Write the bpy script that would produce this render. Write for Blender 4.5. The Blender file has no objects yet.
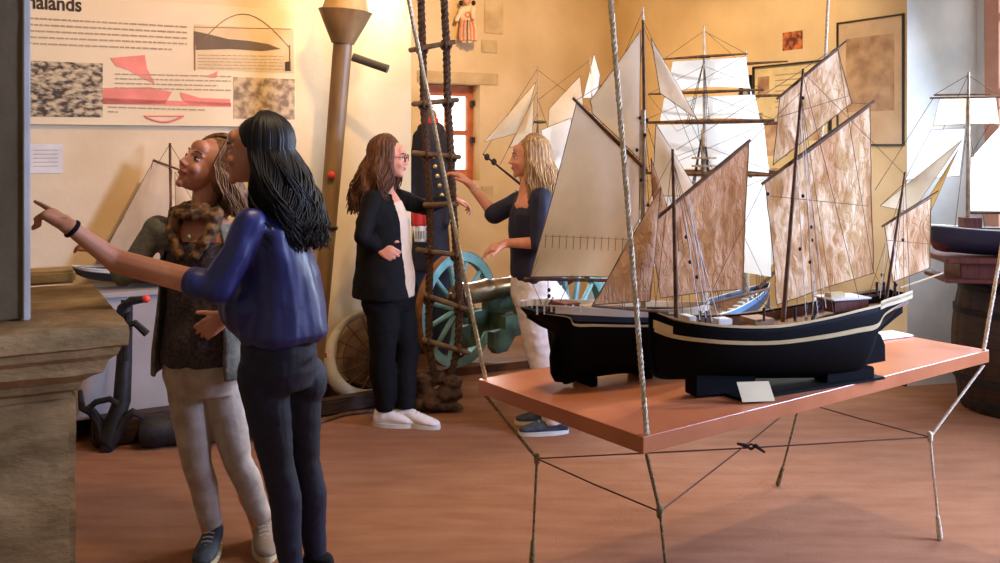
import bpy, bmesh, math, random
from mathutils import Vector, Matrix, noise
random.seed(7)
PI = math.pi
sc = bpy.context.scene
C = sc.collection
V = Vector
H0, HOR, F = 1.58, 148.0, 950.0

# ------------------------------------------------------------------ geometry of the view
def P(px, py, Z):
    return V(((px-500)/F*Z, Z, H0-(py-HOR)*Z/F))
def PH(px, py, h):
    Z = (H0-h)*F/(py-HOR)
    return V(((px-500)/F*Z, Z, h))
class Plane:
    """vertical plane through a (x,y) along d: the centre line of a model ship, or a wall"""
    def __init__(s, a, deg):
        s.a = V((a[0], a[1])); s.d = V((math.sin(math.radians(deg)), math.cos(math.radians(deg))))
        s.n = V((s.d.y, -s.d.x, 0))            # horizontal normal, to the camera's side
        s.d3 = V((s.d.x, s.d.y, 0))
    def s_of(s, px, w=0):
        u = (px-500)/F; a = s.a + V((s.n.x, s.n.y))*w
        return (u*a.y-a.x)/(s.d.x-u*s.d.y)
    def pt(s, px, py, w=0):
        t = s.s_of(px, w)
        x = s.a.x+s.n.x*w+t*s.d.x; y = s.a.y+s.n.y*w+t*s.d.y
        return V((x, y, H0-(py-HOR)*y/F))
    def at(s, t, w, z):
        return V((s.a.x+s.n.x*w+t*s.d.x, s.a.y+s.n.y*w+t*s.d.y, z))

# ------------------------------------------------------------------ materials
def lin(c):
    return tuple(((v/255)/12.92 if v/255 <= .04045 else ((v/255+.055)/1.055)**2.4) for v in c)
MATS = {}
def mat(name, col, rough=.6, metal=0, col2=None, scale=8, detail=4, bump=0, bscale=40, stretch=(1,1,1), trans=0, spec=.5, dist=0, lo=.35, hi=.65, crease=0):
    if name in MATS: return MATS[name]
    m = bpy.data.materials.new(name); m.use_nodes = True
    nt = m.node_tree; N = nt.nodes; L = nt.links
    b = N['Principled BSDF']; out = N['Material Output']
    b.inputs['Roughness'].default_value = rough; b.inputs['Metallic'].default_value = metal
    b.inputs['Specular IOR Level'].default_value = spec
    c1 = (*lin(col), 1)
    b.inputs['Base Color'].default_value = c1
    tc = N.new('ShaderNodeTexCoord'); mp = N.new('ShaderNodeMapping'); mp.inputs['Scale'].default_value = stretch
    L.new(tc.outputs['Object'], mp.inputs['Vector'])
    src = None
    nz = N.new('ShaderNodeTexNoise'); nz.inputs['Scale'].default_value = scale; nz.inputs['Detail'].default_value = detail
    nz.inputs['Distortion'].default_value = dist
    L.new(mp.outputs[0], nz.inputs['Vector'])
    cr = N.new('ShaderNodeValToRGB'); cr.color_ramp.elements[0].position = lo; cr.color_ramp.elements[1].position = hi
    c2 = (*lin(col2), 1) if col2 else tuple(min(1, v*.82) for v in c1[:3])+(1,)
    cr.color_ramp.elements[0].color = c2; cr.color_ramp.elements[1].color = c1
    L.new(nz.outputs['Fac'], cr.inputs['Fac']); L.new(cr.outputs['Color'], b.inputs['Base Color'])
    src = cr.outputs['Color']
    if bump:
        n2 = N.new('ShaderNodeTexNoise'); n2.inputs['Scale'].default_value = bscale; n2.inputs['Detail'].default_value = 5
        L.new(mp.outputs[0], n2.inputs['Vector'])
        bp = N.new('ShaderNodeBump'); bp.inputs['Strength'].default_value = bump; bp.inputs['Distance'].default_value = .01
        L.new(n2.outputs['Fac'], bp.inputs['Height']); L.new(bp.outputs[0], b.inputs['Normal'])
    if crease:
        hs_ = []
        for sc_, th in ((crease, .035), (crease*2.7, .05)):
            n3 = N.new('ShaderNodeTexNoise'); n3.inputs['Scale'].default_value = sc_; n3.inputs['Detail'].default_value = 2.5; n3.inputs['Distortion'].default_value = .6
            L.new(mp.outputs[0], n3.inputs['Vector'])
            s1 = N.new('ShaderNodeMath'); s1.operation = 'SUBTRACT'; s1.inputs[1].default_value = .5; L.new(n3.outputs['Fac'], s1.inputs[0])
            s2 = N.new('ShaderNodeMath'); s2.operation = 'ABSOLUTE'; L.new(s1.outputs[0], s2.inputs[0])
            s3 = N.new('ShaderNodeMapRange'); s3.inputs['From Max'].default_value = th; s3.clamp = True; L.new(s2.outputs[0], s3.inputs['Value']); hs_.append(s3)
        ml = N.new('ShaderNodeMath'); ml.operation = 'MULTIPLY'; L.new(hs_[0].outputs[0], ml.inputs[0]); L.new(hs_[1].outputs[0], ml.inputs[1])
        mr = N.new('ShaderNodeMapRange'); mr.inputs['To Min'].default_value = .62; mr.inputs['To Max'].default_value = 1; L.new(ml.outputs[0], mr.inputs['Value'])
        mc = N.new('ShaderNodeMix'); mc.data_type = 'RGBA'; L.new(mr.outputs[0], mc.inputs['Factor'])
        mc.inputs['A'].default_value = tuple(v*.8 for v in c2[:3])+(1,); L.new(src, mc.inputs['B']); src = mc.outputs['Result']
        L.new(src, b.inputs['Base Color'])
        b2 = N.new('ShaderNodeBump'); b2.inputs['Strength'].default_value = .5; b2.inputs['Distance'].default_value = .004
        L.new(ml.outputs[0], b2.inputs['Height'])
        if bump: L.new(bp.outputs[0], b2.inputs['Normal'])
        L.new(b2.outputs[0], b.inputs['Normal'])
    if trans:
        t = N.new('ShaderNodeBsdfTranslucent'); L.new(src, t.inputs['Color'])
        mx = N.new('ShaderNodeMixShader'); mx.inputs[0].default_value = trans
        L.new(b.outputs[0], mx.inputs[1]); L.new(t.outputs[0], mx.inputs[2]); L.new(mx.outputs[0], out.inputs['Surface'])
    MATS[name] = m
    return m
def emis(name, col, st):
    m = bpy.data.materials.new(name); m.use_nodes = True
    b = m.node_tree.nodes['Principled BSDF']; b.inputs['Base Color'].default_value = (0, 0, 0, 1)
    b.inputs['Emission Color'].default_value = (*col, 1); b.inputs['Emission Strength'].default_value = st
    MATS[name] = m; return m

plaster = mat('plaster', (226, 205, 168), .9, col2=(206, 182, 140), scale=1.6, detail=8, bump=.25, bscale=14, spec=.1)
plaster_white = mat('plaster_white', (216, 216, 216), .85, col2=(190, 194, 198), scale=3, detail=8, bump=.2, bscale=14, spec=.15)
stone = mat('stone', (176, 144, 98), .85, col2=(122, 98, 62), scale=5, detail=10, bump=.5, bscale=30, stretch=(1, 1, 2.2), spec=.2)
stone_pale = mat('stone_pale', (206, 176, 122), .85, col2=(178, 146, 96), scale=7, detail=8, bump=.4, bscale=30, spec=.2)
quoin = mat('quoin_stone', (206, 184, 144), .9, col2=(184, 160, 118), scale=6, detail=8, bump=.5, bscale=25, spec=.1)
carpet = mat('carpet', (172, 122, 91), .95, col2=(148, 100, 72), scale=3, detail=12, bump=.7, bscale=260, stretch=(1, 4, 1), spec=.05, lo=.25, hi=.75)
dkwood = mat('dark_wood', (62, 40, 26), .55, col2=(36, 22, 14), scale=10, detail=6, bump=.3, bscale=40, stretch=(1, 1, 6))
wood = mat('brown_wood', (122, 82, 48), .5, col2=(86, 54, 30), scale=10, detail=6, bump=.2, bscale=40, stretch=(6, 1, 1))
plank = mat('platform_wood', (124, 78, 44), .5, col2=(74, 44, 24), scale=3, detail=6, bump=.2, bscale=20, stretch=(.6, 5, 1))
spar = mat('spar_wood', (112, 78, 50), .65, col2=(74, 50, 32), scale=30, spec=.2)
spar_pale = mat('pale_spar', (176, 158, 132), .45, col2=(140, 118, 90), scale=30)
boardm = mat('board_paint', (184, 112, 74), .24, col2=(164, 98, 64), scale=4, detail=6, spec=.5)
black = mat('hull_black', (6, 6, 6), .7, col2=(4, 4, 4), scale=20, spec=.08)
iron = mat('iron', (40, 37, 36), .6, metal=.3, col2=(24, 22, 22), scale=20, bump=.4)
cream = mat('cream_paint', (206, 182, 132), .5)
whitep = mat('white_paint', (216, 210, 198), .5)
bluep = mat('blue_paint', (40, 66, 98), .4)
navyp = mat('navy_paint', (28, 34, 44), .4)
redwood = mat('mahogany', (108, 48, 30), .4, col2=(78, 32, 20), scale=12, stretch=(5, 1, 1))
yellowp = mat('yellow_paint', (216, 168, 60), .5)
rope_pale = mat('pale_rope', (226, 216, 192), .85, col2=(186, 168, 134), scale=90)
rope_olive = mat('olive_rope', (150, 132, 88), .9, col2=(104, 88, 52), scale=80, bump=.4, bscale=200)
rope_dark = mat('tarred_rope', (98, 68, 46), .9, col2=(52, 35, 24), scale=60, bump=.6, bscale=160)
cordm = mat('brown_cord', (96, 58, 40), .9)
line = mat('rigging_line', (96, 74, 54), .9)
linedk = mat('rigging_line_dark', (48, 38, 32), .9)
linew = mat('rigging_line_pale', (196, 190, 184), .8)
sail_crump = mat('crumpled_sail', (232, 208, 172), .8, col2=(192, 148, 106), scale=7, detail=10, bump=.9, bscale=18, stretch=(1.8, 1.8, .8), trans=.36, dist=.9, lo=.32, hi=.62, crease=6, spec=.1)
sail_brown = mat('tanned_sail', (208, 166, 128), .8, col2=(176, 128, 92), scale=9, detail=10, bump=.8, bscale=20, stretch=(1.8, 1.8, .8), trans=.32, dist=.6, crease=7, lo=.3, hi=.66, spec=.1)
sail_cream = mat('cream_sail', (230, 208, 174), .8, col2=(200, 176, 140), scale=3, detail=5, trans=.35, bump=.15, bscale=20, spec=.1)
sail_white = mat('white_sail', (246, 246, 242), .8, col2=(236, 236, 230), scale=3, trans=.45, spec=.1)
sail_dim = mat('pale_sail', (226, 208, 178), .8, col2=(206, 184, 150), scale=4, trans=.4, spec=.1)
skin = mat('skin', (206, 146, 112), .5, col2=(192, 128, 96), scale=14, spec=.4)
skin_w = mat('fair_skin', (222, 158, 128), .5, col2=(208, 136, 108), scale=14, spec=.4)
lipm = mat('lips', (170, 84, 78), .4)
eyew = mat('eye_white', (225, 220, 214), .3)
eyed = mat('eye_dark', (34, 24, 20), .25)
hair_black = mat('black_hair', (22, 16, 16), .5, spec=.3, col2=(12, 9, 9), scale=40, stretch=(3, 3, .5))
hair_lb = mat('light_brown_hair', (150, 112, 74), .55, spec=.3, col2=(96, 66, 42), scale=40, stretch=(3, 3, .3))
hair_cb = mat('chestnut_hair', (104, 66, 42), .55, spec=.3, col2=(58, 36, 24), scale=30, stretch=(3, 3, .5))
hair_bl = mat('blonde_hair', (196, 154, 98), .55, spec=.3, col2=(122, 88, 54), scale=34, stretch=(3, 3, .3))
blouse = mat('indigo_blouse', (34, 42, 112), .42, col2=(24, 30, 82), scale=5, bump=.3, bscale=12, spec=.6)
jeans_dk = mat('dark_denim', (26, 30, 58), .75, col2=(16, 18, 38), scale=16, bump=.2, bscale=60)
jeans_gr = mat('pale_grey_denim', (196, 182, 168), .75, col2=(168, 152, 138), scale=16, bump=.2, bscale=60)
cardi = mat('grey_cardigan', (132, 130, 118), .9, col2=(104, 102, 90), scale=30, bump=.4, bscale=120)
topdk = mat('dark_patterned_top', (84, 72, 72), .8, col2=(48, 40, 42), scale=90, detail=2)
scarfm = mat('brown_print_scarf', (146, 104, 60), .8, col2=(60, 40, 26), scale=34, detail=3, lo=.42, hi=.58)
blackc = mat('black_cloth', (13, 12, 14), .8, col2=(8, 7, 9), scale=14, bump=.3, bscale=20, spec=.2)
navyc = mat('navy_cloth', (24, 26, 54), .7, col2=(17, 18, 36), scale=14, bump=.3, bscale=20)
creamc = mat('cream_cloth', (228, 204, 172), .7)
whitec = mat('white_cotton', (232, 222, 212), .75, col2=(214, 202, 192), scale=6, bump=.3, bscale=14)
shoew = mat('white_trainer', (232, 222, 214), .6)
shoes = mat('grey_sneaker', (66, 72, 84), .7, col2=(40, 44, 52), scale=30)
shoesole = mat('cream_sole', (214, 200, 160), .6)
bronze = mat('bronze', (150, 128, 98), .28, metal=.85, col2=(110, 88, 62), scale=9)
brassm = mat('brass_buttons', (236, 206, 140), .25, metal=.8)
greenp = mat('green_paint', (76, 96, 70), .5, col2=(50, 66, 50), scale=12)
green_lit = mat('window_lit_green', (132, 184, 182), .5, col2=(96, 146, 142), scale=8)  # wheel green made paler and bluer for the window light on it
tread_lit = mat('orange_lit_tread', (158, 104, 54), .7, col2=(112, 70, 38), scale=14)  # tyre tread, with the orange light on it put into the colour
brassold = mat('aged_brass', (150, 122, 82), .45, metal=.1, col2=(108, 84, 54), scale=7, detail=8, stretch=(1, 1, .3))
paper = mat('paper', (226, 208, 160), .7)
paperw = mat('white_paper', (222, 216, 206), .7)
panelm = mat('panel_face', (226, 206, 166), .5, col2=(220, 198, 154), scale=2)
ink = mat('ink', (58, 46, 36), .8)
inkp = mat('faded_ink', (178, 154, 118), .8)
pink = mat('pink_ink', (236, 138, 116), .7)
redm = mat('red_cloth', (206, 38, 28), .7)
redp = mat('red_paint', (214, 60, 50), .6)
framem = mat('black_frame', (34, 28, 26), .4)
mountm = mat('picture_mount', (226, 200, 166), .6)
pinkwood = mat('pink_window_paint', (214, 160, 140), .6)
orangewood = mat('orange_window_paint', (196, 112, 62), .6, col2=(176, 96, 52), scale=8)
photo1 = mat('landscape_photograph', (196, 174, 134), .5, col2=(62, 50, 38), scale=24, detail=12, lo=.40, hi=.60, stretch=(1, 1, 2))
photo2 = mat('faded_photograph', (196, 170, 124), .5, col2=(126, 98, 62), scale=22, detail=8, lo=.38, hi=.62)
photo3 = mat('ship_print', (204, 172, 134), .5, col2=(146, 108, 78), scale=9, detail=9, lo=.34, hi=.66)
photo4 = mat('red_photograph', (206, 120, 60), .5, col2=(90, 34, 40), scale=18, detail=3, lo=.4, hi=.6)
barkm = mat('gnarled_wood', (96, 70, 52), .9, col2=(48, 34, 26), scale=14, bump=1, bscale=24)
daylight = emis('daylight_pane', (.86, .95, 1.0), 3.2)
daylight2 = emis('daylight_pane_warm', (1.0, .97, .9), 2.6)
lampglow = emis('lamp_glow', (1, .8, .45), 30)

# ------------------------------------------------------------------ mesh builder
class M:
    def __init__(s, xf=None):
        s.v = []; s.f = []; s.xf = xf
    def add(s, vs, fs):
        o = len(s.v)
        if s.xf is not None: vs = [s.xf @ V(p) for p in vs]
        s.v += [V(p) for p in vs]; s.f += [tuple(i+o for i in f) for f in fs]
        return s
    def box(s, c, size, ax=None, bev=0):
        c = V(c); hx, hy, hz = [k/2 for k in size]
        ex, ey, ez = ax if ax else (V((1, 0, 0)), V((0, 1, 0)), V((0, 0, 1)))
        if bev <= 0:
            vs = [c+ex*(x*hx)+ey*(y*hy)+ez*(z*hz) for x in (-1, 1) for y in (-1, 1) for z in (-1, 1)]
            return s.add(vs, [(0, 1, 3, 2), (4, 6, 7, 5), (0, 4, 5, 1), (2, 3, 7, 6), (0, 2, 6, 4), (1, 5, 7, 3)])
        bm = bmesh.new(); bmesh.ops.create_cube(bm, size=1)
        for q in bm.verts: q.co = V((q.co.x*size[0], q.co.y*size[1], q.co.z*size[2]))
        bmesh.ops.bevel(bm, geom=bm.edges[:], offset=bev, segments=2, affect='EDGES')
        bm.verts.index_update()
        vs = [c+ex*q.co.x+ey*q.co.y+ez*q.co.z for q in bm.verts]
        fs = [tuple(q.index for q in f.verts) for f in bm.faces]; bm.free()
        return s.add(vs, fs)
    def tube(s, pts, r, n=8, cap=True):
        pts = [V(p) for p in pts]; k = len(pts)
        rs = r if isinstance(r, (list, tuple)) else [r]*k
        vs = []; fs = []; prev = None
        for i, p in enumerate(pts):
            t = (pts[min(i+1, k-1)]-pts[max(i-1, 0)])
            t = t.normalized() if t.length > 1e-9 else V((0, 0, 1))
            if prev is None:
                a = V((0, 0, 1)) if abs(t.z) < .9 else V((1, 0, 0)); u = t.cross(a).normalized()
            else:
                u = prev-t*prev.dot(t); u = u.normalized() if u.length > 1e-6 else t.orthogonal().normalized()
            prev = u; w = t.cross(u)
            for j in range(n):
                a = 2*PI*j/n; vs.append(p+(u*math.cos(a)+w*math.sin(a))*rs[i])
        for i in range(k-1):
            for j in range(n):
                fs.append((i*n+j, i*n+(j+1) % n, (i+1)*n+(j+1) % n, (i+1)*n+j))
        if cap:
            fs.append(tuple(range(n-1, -1, -1))); fs.append(tuple((k-1)*n+j for j in range(n)))
        return s.add(vs, fs)
    def bar(s, a, b, r, r2=None, n=8):
        return s.tube([a, b], [r, r if r2 is None else r2], n)
    def capsule(s, a, b, ra, rb=None, n=12):
        a, b = V(a), V(b); rb = ra if rb is None else rb
        t = (b-a); Ln = t.length; t = t.normalized() if Ln > 1e-9 else V((0, 0, 1))
        pts = []; rs = []
        for k in range(5):
            an = PI/2*(1-k/4); pts.append(a-t*ra*math.sin(an)); rs.append(max(ra*math.cos(an), ra*.02))
        for k in range(5):
            an = PI/2*k/4; pts.append(b+t*rb*math.sin(an)); rs.append(max(rb*math.cos(an), rb*.02))
        # tube with a fixed frame
        u = t.orthogonal().normalized(); w = t.cross(u); vs = []; fs = []
        for p, r in zip(pts, rs):
            for j in range(n):
                an = 2*PI*j/n; vs.append(p+(u*math.cos(an)+w*math.sin(an))*r)
        for i in range(len(pts)-1):
            for j in range(n): fs.append((i*n+j, i*n+(j+1) % n, (i+1)*n+(j+1) % n, (i+1)*n+j))
        m = len(pts)-1
        fs.append(tuple(range(n-1, -1, -1))); fs.append(tuple(m*n+j for j in range(n)))
        return s.add(vs, fs)
    def rings(s, rl, n=24, cap=True):
        """rl: list of (centre, ex, ey, a, b) ellipses"""
        vs = []; fs = []
        for c, ex, ey, a, b in rl:
            for j in range(n):
                t = 2*PI*j/n; vs.append(V(c)+ex*(a*math.cos(t))+ey*(b*math.sin(t)))
        for i in range(len(rl)-1):
            for j in range(n): fs.append((i*n+j, i*n+(j+1) % n, (i+1)*n+(j+1) % n, (i+1)*n+j))
        if cap:
            fs.append(tuple(range(n-1, -1, -1))); fs.append(tuple((len(rl)-1)*n+j for j in range(n)))
        return s.add(vs, fs)
    def ell(s, c, r, ax=None, nu=16, nv=10):
        ex, ey, ez = ax if ax else (V((1, 0, 0)), V((0, 1, 0)), V((0, 0, 1)))
        rl = []
        for i in range(nv+1):
            a = -PI/2+PI*i/nv; k = max(math.cos(a), .01)
            rl.append((V(c)+ez*(r[2]*math.sin(a)), ex, ey, r[0]*k, r[1]*k))
        return s.rings(rl, nu)
    def lathe(s, prof, c=(0, 0, 0), ax=None, n=24, cap=False):
        """prof: (radius, height) list"""
        ex, ey, ez = ax if ax else (V((1, 0, 0)), V((0, 1, 0)), V((0, 0, 1)))
        return s.rings([(V(c)+ez*h, ex, ey, r, r) for r, h in prof], n, cap)
    def prism(s, poly, d):
        """closed polygon of 3-D points, extruded by vector d"""
        k = len(poly); d = V(d); vs = [V(p) for p in poly]+[V(p)+d for p in poly]
        return s.add(vs, [tuple(range(k-1, -1, -1)), tuple(range(k, 2*k))]+[(i, (i+1) % k, k+(i+1) % k, k+i) for i in range(k)])
    def torus(s, c, R, r, ex, ey, n=40, m=10, a0=0, a1=2*PI, squash=1):
        ez = ex.cross(ey); vs = []; fs = []; full = abs(a1-a0-2*PI) < 1e-6
        for i in range(n+(0 if full else 1)):
            a = a0+(a1-a0)*i/n; rd = ex*math.cos(a)+ey*math.sin(a)
            rr = r(a) if callable(r) else r
            for j in range(m):
                b = 2*PI*j/m; vs.append(V(c)+rd*(R+rr*math.cos(b))+ez*(rr*squash*math.sin(b)))
        tot = n if full else n+1
        for i in range(n):
            for j in range(m):
                k = (i+1) % tot; fs.append((i*m+j, i*m+(j+1) % m, k*m+(j+1) % m, k*m+j))
        if not full:
            fs.append(tuple(range(m))); fs.append(tuple(n*m+j for j in range(m-1, -1, -1)))
        return s.add(vs, fs)
    def twist(s, pts, r, lay=.06, strands=3, n=5, step=.012):
        """a laid rope: strands wound about the path"""
        pts = [V(p) for p in pts]; dense = [pts[0]]
        for a, b in zip(pts, pts[1:]):
            k = max(1, int((b-a).length/step))
            for i in range(1, k+1): dense.append(a.lerp(b, i/k))
        for q in range(strands):
            out = []; d = 0
            for i, p in enumerate(dense):
                if i: d += (p-dense[i-1]).length
                t = (dense[min(i+1, len(dense)-1)]-dense[max(i-1, 0)]).normalized()
                u = t.cross(V((0, 1, 0.01))); u = u.normalized(); w = t.cross(u)
                a = 2*PI*(d/lay+q/strands); out.append(p+(u*math.cos(a)+w*math.sin(a))*r*.46)
            s.tube(out, r*.56, n)
        return s
    def noisy(s, amp, freq, stretch=(1, 1, 1)):
        for i, p in enumerate(s.v):
            q = V((p.x*stretch[0], p.y*stretch[1], p.z*stretch[2]))*freq
            s.v[i] = p+noise.noise_vector(q)*amp
        return s
    def mesh(s, name):
        me = bpy.data.meshes.new(name); me.from_pydata([tuple(p) for p in s.v], [], s.f); me.validate(); me.update()
        bm = bmesh.new(); bm.from_mesh(me); bmesh.ops.recalc_face_normals(bm, faces=bm.faces[:]); bm.to_mesh(me); bm.free()
        return me
    def build(s, name, m, parent=None, smooth=True, ang=40):
        me = s.mesh(name)
        return link(name, me, m, parent, smooth, ang)
def link(name, me, m, parent=None, smooth=True, ang=40):
    if parent is not None:
        me.transform(mw(parent).inverted())
    if m and not me.materials: me.materials.append(m)
    if smooth:
        me.shade_smooth()
        try: me.set_sharp_from_angle(angle=math.radians(ang))
        except Exception: pass
    o = bpy.data.objects.new(name, me); C.objects.link(o)
    if parent is not None: o.parent = parent
    return o
def mw(o):
    m = Matrix.LocRotScale(o.location, o.rotation_euler, o.scale)
    return mw(o.parent) @ m if o.parent else m
def tag(o, label, cat, group=None):
    o['label'] = label; o['category'] = cat
    if group: o['group'] = group
    return o
def thing(name, label, cat, loc, group=None, rz=0):
    o = bpy.data.objects.new(name, None); C.objects.link(o); o.location = loc; o.rotation_euler = (0, 0, rz)
    o.empty_display_size = .1
    return tag(o, label, cat, group)
def struct(name, b, m, parent=None, smooth=False, label=None):
    o = b.build(name, m, parent, smooth)
    if parent is None: o['kind'] = 'structure'
    if label: o['label'] = label
    return o
def fuse(b, voxel, smooth=3, amp=0, freq=10, stretch=(1, 1, 1)):
    """overlapping closed shapes -> one continuous skin"""
    me = b.mesh('tmp'); o = bpy.data.objects.new('tmp', me); C.objects.link(o)
    r = o.modifiers.new('r', 'REMESH'); r.mode = 'VOXEL'; r.voxel_size = voxel
    if smooth:
        q = o.modifiers.new('s', 'SMOOTH'); q.iterations = smooth; q.factor = .6
    dg = bpy.context.evaluated_depsgraph_get(); dg.update()
    out = bpy.data.meshes.new_from_object(o.evaluated_get(dg))
    bpy.data.objects.remove(o)
    if amp:
        ns = [v.normal.copy() for v in out.vertices]
        for v, nn in zip(out.vertices, ns):
            q = V((v.co.x*stretch[0], v.co.y*stretch[1], v.co.z*stretch[2]))*freq
            v.co += nn*(amp*(noise.noise(q)+.5*noise.noise(q*2.3)))
    return out
UP = V((0, 0, 1))

# ================================================================== THE ROOM
CE = 3.35
struct('floor', M().add([(-6, -1.5, 0), (7, -1.5, 0), (7, 11, 0), (-6, 11, 0)], [(0, 1, 2, 3)]), carpet)
struct('ceiling', M().box((.5, 4.75, CE+.05), (13, 12.5, .1)), plaster)
def wall(name, a, b, z0=0, z1=CE, t=.12, m=plaster, flip=1, holes=None):
    a, b = V((a[0], a[1], 0)), V((b[0], b[1], 0)); d = (b-a).normalized(); n = V((-d.y, d.x, 0))*flip
    L = (b-a).length; bb = M()
    cuts = [(0, L, z0, z1)]
    if holes:
        cuts = []; s0 = 0
        for (h0, h1, g0, g1) in holes:
            cuts += [(s0, h0, z0, z1), (h0, h1, z0, g0), (h0, h1, g1, z1)]; s0 = h1
        cuts.append((s0, L, z0, z1))
    for (u0, u1, v0, v1) in cuts:
        if u1-u0 < 1e-4 or v1-v0 < 1e-4: continue
        bb.box(a+d*(u0+u1)/2+n*t/2+UP*(v0+v1)/2, (u1-u0, t, v1-v0), (d, n, UP))
    return struct(name, bb, m)
WA = Plane((-2.217, 5.40), 61)                      # the panel wall
A0 = WA.at(-3.6, 0, 0); A1 = V((-.59, 6.30, 0)); 
wall('wall_left', A0, A1)
ret = V((-.4924, .8704, 0))
K1 = V((1.12, 9.10, 0)); cd = V((-.8616, -.5075, 0))
Cend = K1+cd*3.05
wall('wall_recess_side', A1+V((-.05, .1, 0)), A1+ret*1.75, t=.12)
# back wall with the small window (pixels 430-479 wide, 88-178 high)
WC = Plane((K1.x, K1.y), math.degrees(math.atan2(-cd.x, -cd.y)))
cL = -WC.s_of(426); cR = -WC.s_of(480); 
q_t = WC.pt(455, 84); q_b = WC.pt(455, 181)
wall('wall_back', K1, Cend, flip=-1, t=.3, holes=[(cR, cL, q_b.z, q_t.z)])
D1 = V((2.70, 6.30, 0)); nd = V((.4924, -.8704, 0))
wall('wall_right', K1+ret*.1, D1, t=.12, flip=1)
S1 = V((3.23, 6.43, 0)); S2 = S1+nd*1.35; D2 = D1+nd*1.75
wall('wall_window_reveal', D1, S1, m=plaster_white, t=.06)
wall('wall_near_reveal', S2, D2, m=plaster_white, t=.06)
wall('wall_window', S1-nd*.02, S2, m=plaster_white, holes=[(.07, 1.3, .95, 2.95)])
wall('wall_near_right', D2, D2+nd*5.2, t=.12, holes=[(.8, 2.2, .95, 2.9)])
W3c = D2+nd*1.5
# wall bounce at left, behind the pillar
wall('wall_far_left', A0, A0+V((.4848, -.8746, 0))*4.2, flip=-1)

# window in the right wall
wr = V((S1.x, S1.y, 0))+V((.8704, .4924, 0))*.02
def window(name, o, d, n, w, z0, z1, cols, rows, fm, pm, dep=.05, fr=.07):
    fb = M(); 
    fb.box(o+d*fr/2+UP*(z0+z1)/2, (fr, dep, z1-z0), (d, n, UP)); fb.box(o+d*(w-fr/2)+UP*(z0+z1)/2, (fr, dep, z1-z0), (d, n, UP))
    fb.box(o+d*w/2+UP*(z0+fr/2), (w, dep, fr), (d, n, UP)); fb.box(o+d*w/2+UP*(z1-fr/2), (w, dep, fr), (d, n, UP))
    for i in range(1, cols): fb.box(o+d*(w*i/cols)+UP*(z0+z1)/2, (fr*.6, dep*.8, z1-z0), (d, n, UP))
    for j in range(1, rows): fb.box(o+d*w/2+UP*(z0+(z1-z0)*j/rows), (w, dep*.8, fr*.5), (d, n, UP))
    f = struct(name, fb, fm)
    p = M().box(o+d*w/2+n*.015+UP*(z0+z1)/2, (w-fr, .006, z1-z0-fr), (d, n, UP)).build('pane', pm, f, False)
    return f
window('window_1', S1+nd*.05+V((.8704, .4924, 0))*.03, nd, V((.8704, .4924, 0)), 1.27, .95, 2.95, 2, 4, pinkwood, daylight, fr=.1)
window('unseen_window', D2+nd*.8+V((.8704, .4924, 0))*.06, nd, V((.8704, .4924, 0)), 1.4, .95, 2.9, 2, 4, pinkwood, daylight, fr=.1)  # unseen window, added to bring daylight onto the near woman's right side
# small window in the back wall
wo = WC.pt(430, 90); wo.z = 0
wn = V((-.5075, .8616, 0))
wd = -cd
w_l = K1+cd*(cL-.01)+wn*.16; ww = (cL-cR)+.02
w2 = window('window_2', w_l, wd, wn, ww, q_b.z+.01, q_t.z-.01, 2, 2, orangewood, daylight2, dep=.06, fr=.085)
hb = M()
for py in (103, 140):
    c = WC.pt(478, py); c += V((.5075, -.8616, 0))*(-.1); hb.box(c, (.03, .03, .05), (wd, wn, UP))
hb.build('hinge', iron, w2, False)
# stone dressings flush in the plaster round the window (they stand 8 mm proud)
def stoneb(name, x0, x1, y0, y1, pl=WC):
    a = pl.pt(x0, (y0+y1)/2); b = pl.pt(x1, (y0+y1)/2); z0 = pl.pt((x0+x1)/2, y1).z; z1 = pl.pt((x0+x1)/2, y0).z
    c = (a+b)/2; c.z = (z0+z1)/2
    return struct(name, M().box(c, ((b-a).length, .02, z1-z0), (pl.d3, pl.n, UP), bev=.006), quoin, label='worn stone block set in the plaster round the small window')
for i, (x0, x1, y0, y1) in enumerate([(417, 498, 72, 84), (484, 503, -40, 34), (481, 497, 40, 53), (481, 493, 186, 205)]):
    stoneb('trim_%d' % (i+1), x0, x1, y0, y1)
# dark skirting boards
def skirt(name, a, b, h=.09):
    a, b = V((a[0], a[1], 0)), V((b[0], b[1], 0)); d = (b-a).normalized(); n = V((d.y, -d.x, 0))
    struct(name, M().box((a+b)/2+n*.01+UP*h/2, ((b-a).length, .02, h), (d, n, UP)), dkwood)
skirt('baseboard_left', A0, A1); skirt('baseboard_right', K1+V((.0, -.01, 0)), D1)
skirt('baseboard_back', Cend, K1)

# ------------------------------------------------------------------ stone pillar at left
dA = V((-.4848, .8746, 0)); dB = V((.8746, .4848, 0))
cor = V((-1.11, 2.84, 1.05))           # near right corner of the cap
pil = thing('stone_pillar', 'massive stone pillar on a moulded stone capital at the left edge', 'pillar', (-1.7, 2.9, 0))
def slab(c0, lenB, lenA, z0, z1, bev=.012):
    c = c0-dB*lenB/2+dA*lenA/2; return M().box((c.x, c.y, (z0+z1)/2), (lenB, lenA, z1-z0), (dB, dA, UP), bev=bev)
cb = M(); vs = []; fs = []
prof = [(0, 1.05), (-.004, 1.03), (0, .992), (.018, .984), (.026, .962), (.05, .945), (.058, .925), (.062, .905), (.09, .89), (.115, .872), (.122, .85), (.14, .838), (.145, .82)]
prof = [(.3, 1.0495)]+prof+[(.3, .825)]
for ins, z in prof:
    c0 = cor-dB*ins+dA*ins; l_ = 1.3-ins; w_ = 1.0-2*ins
    for q in (c0, c0+dA*w_, c0+dA*w_-dB*l_, c0-dB*l_): vs.append((q.x, q.y, z))
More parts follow.
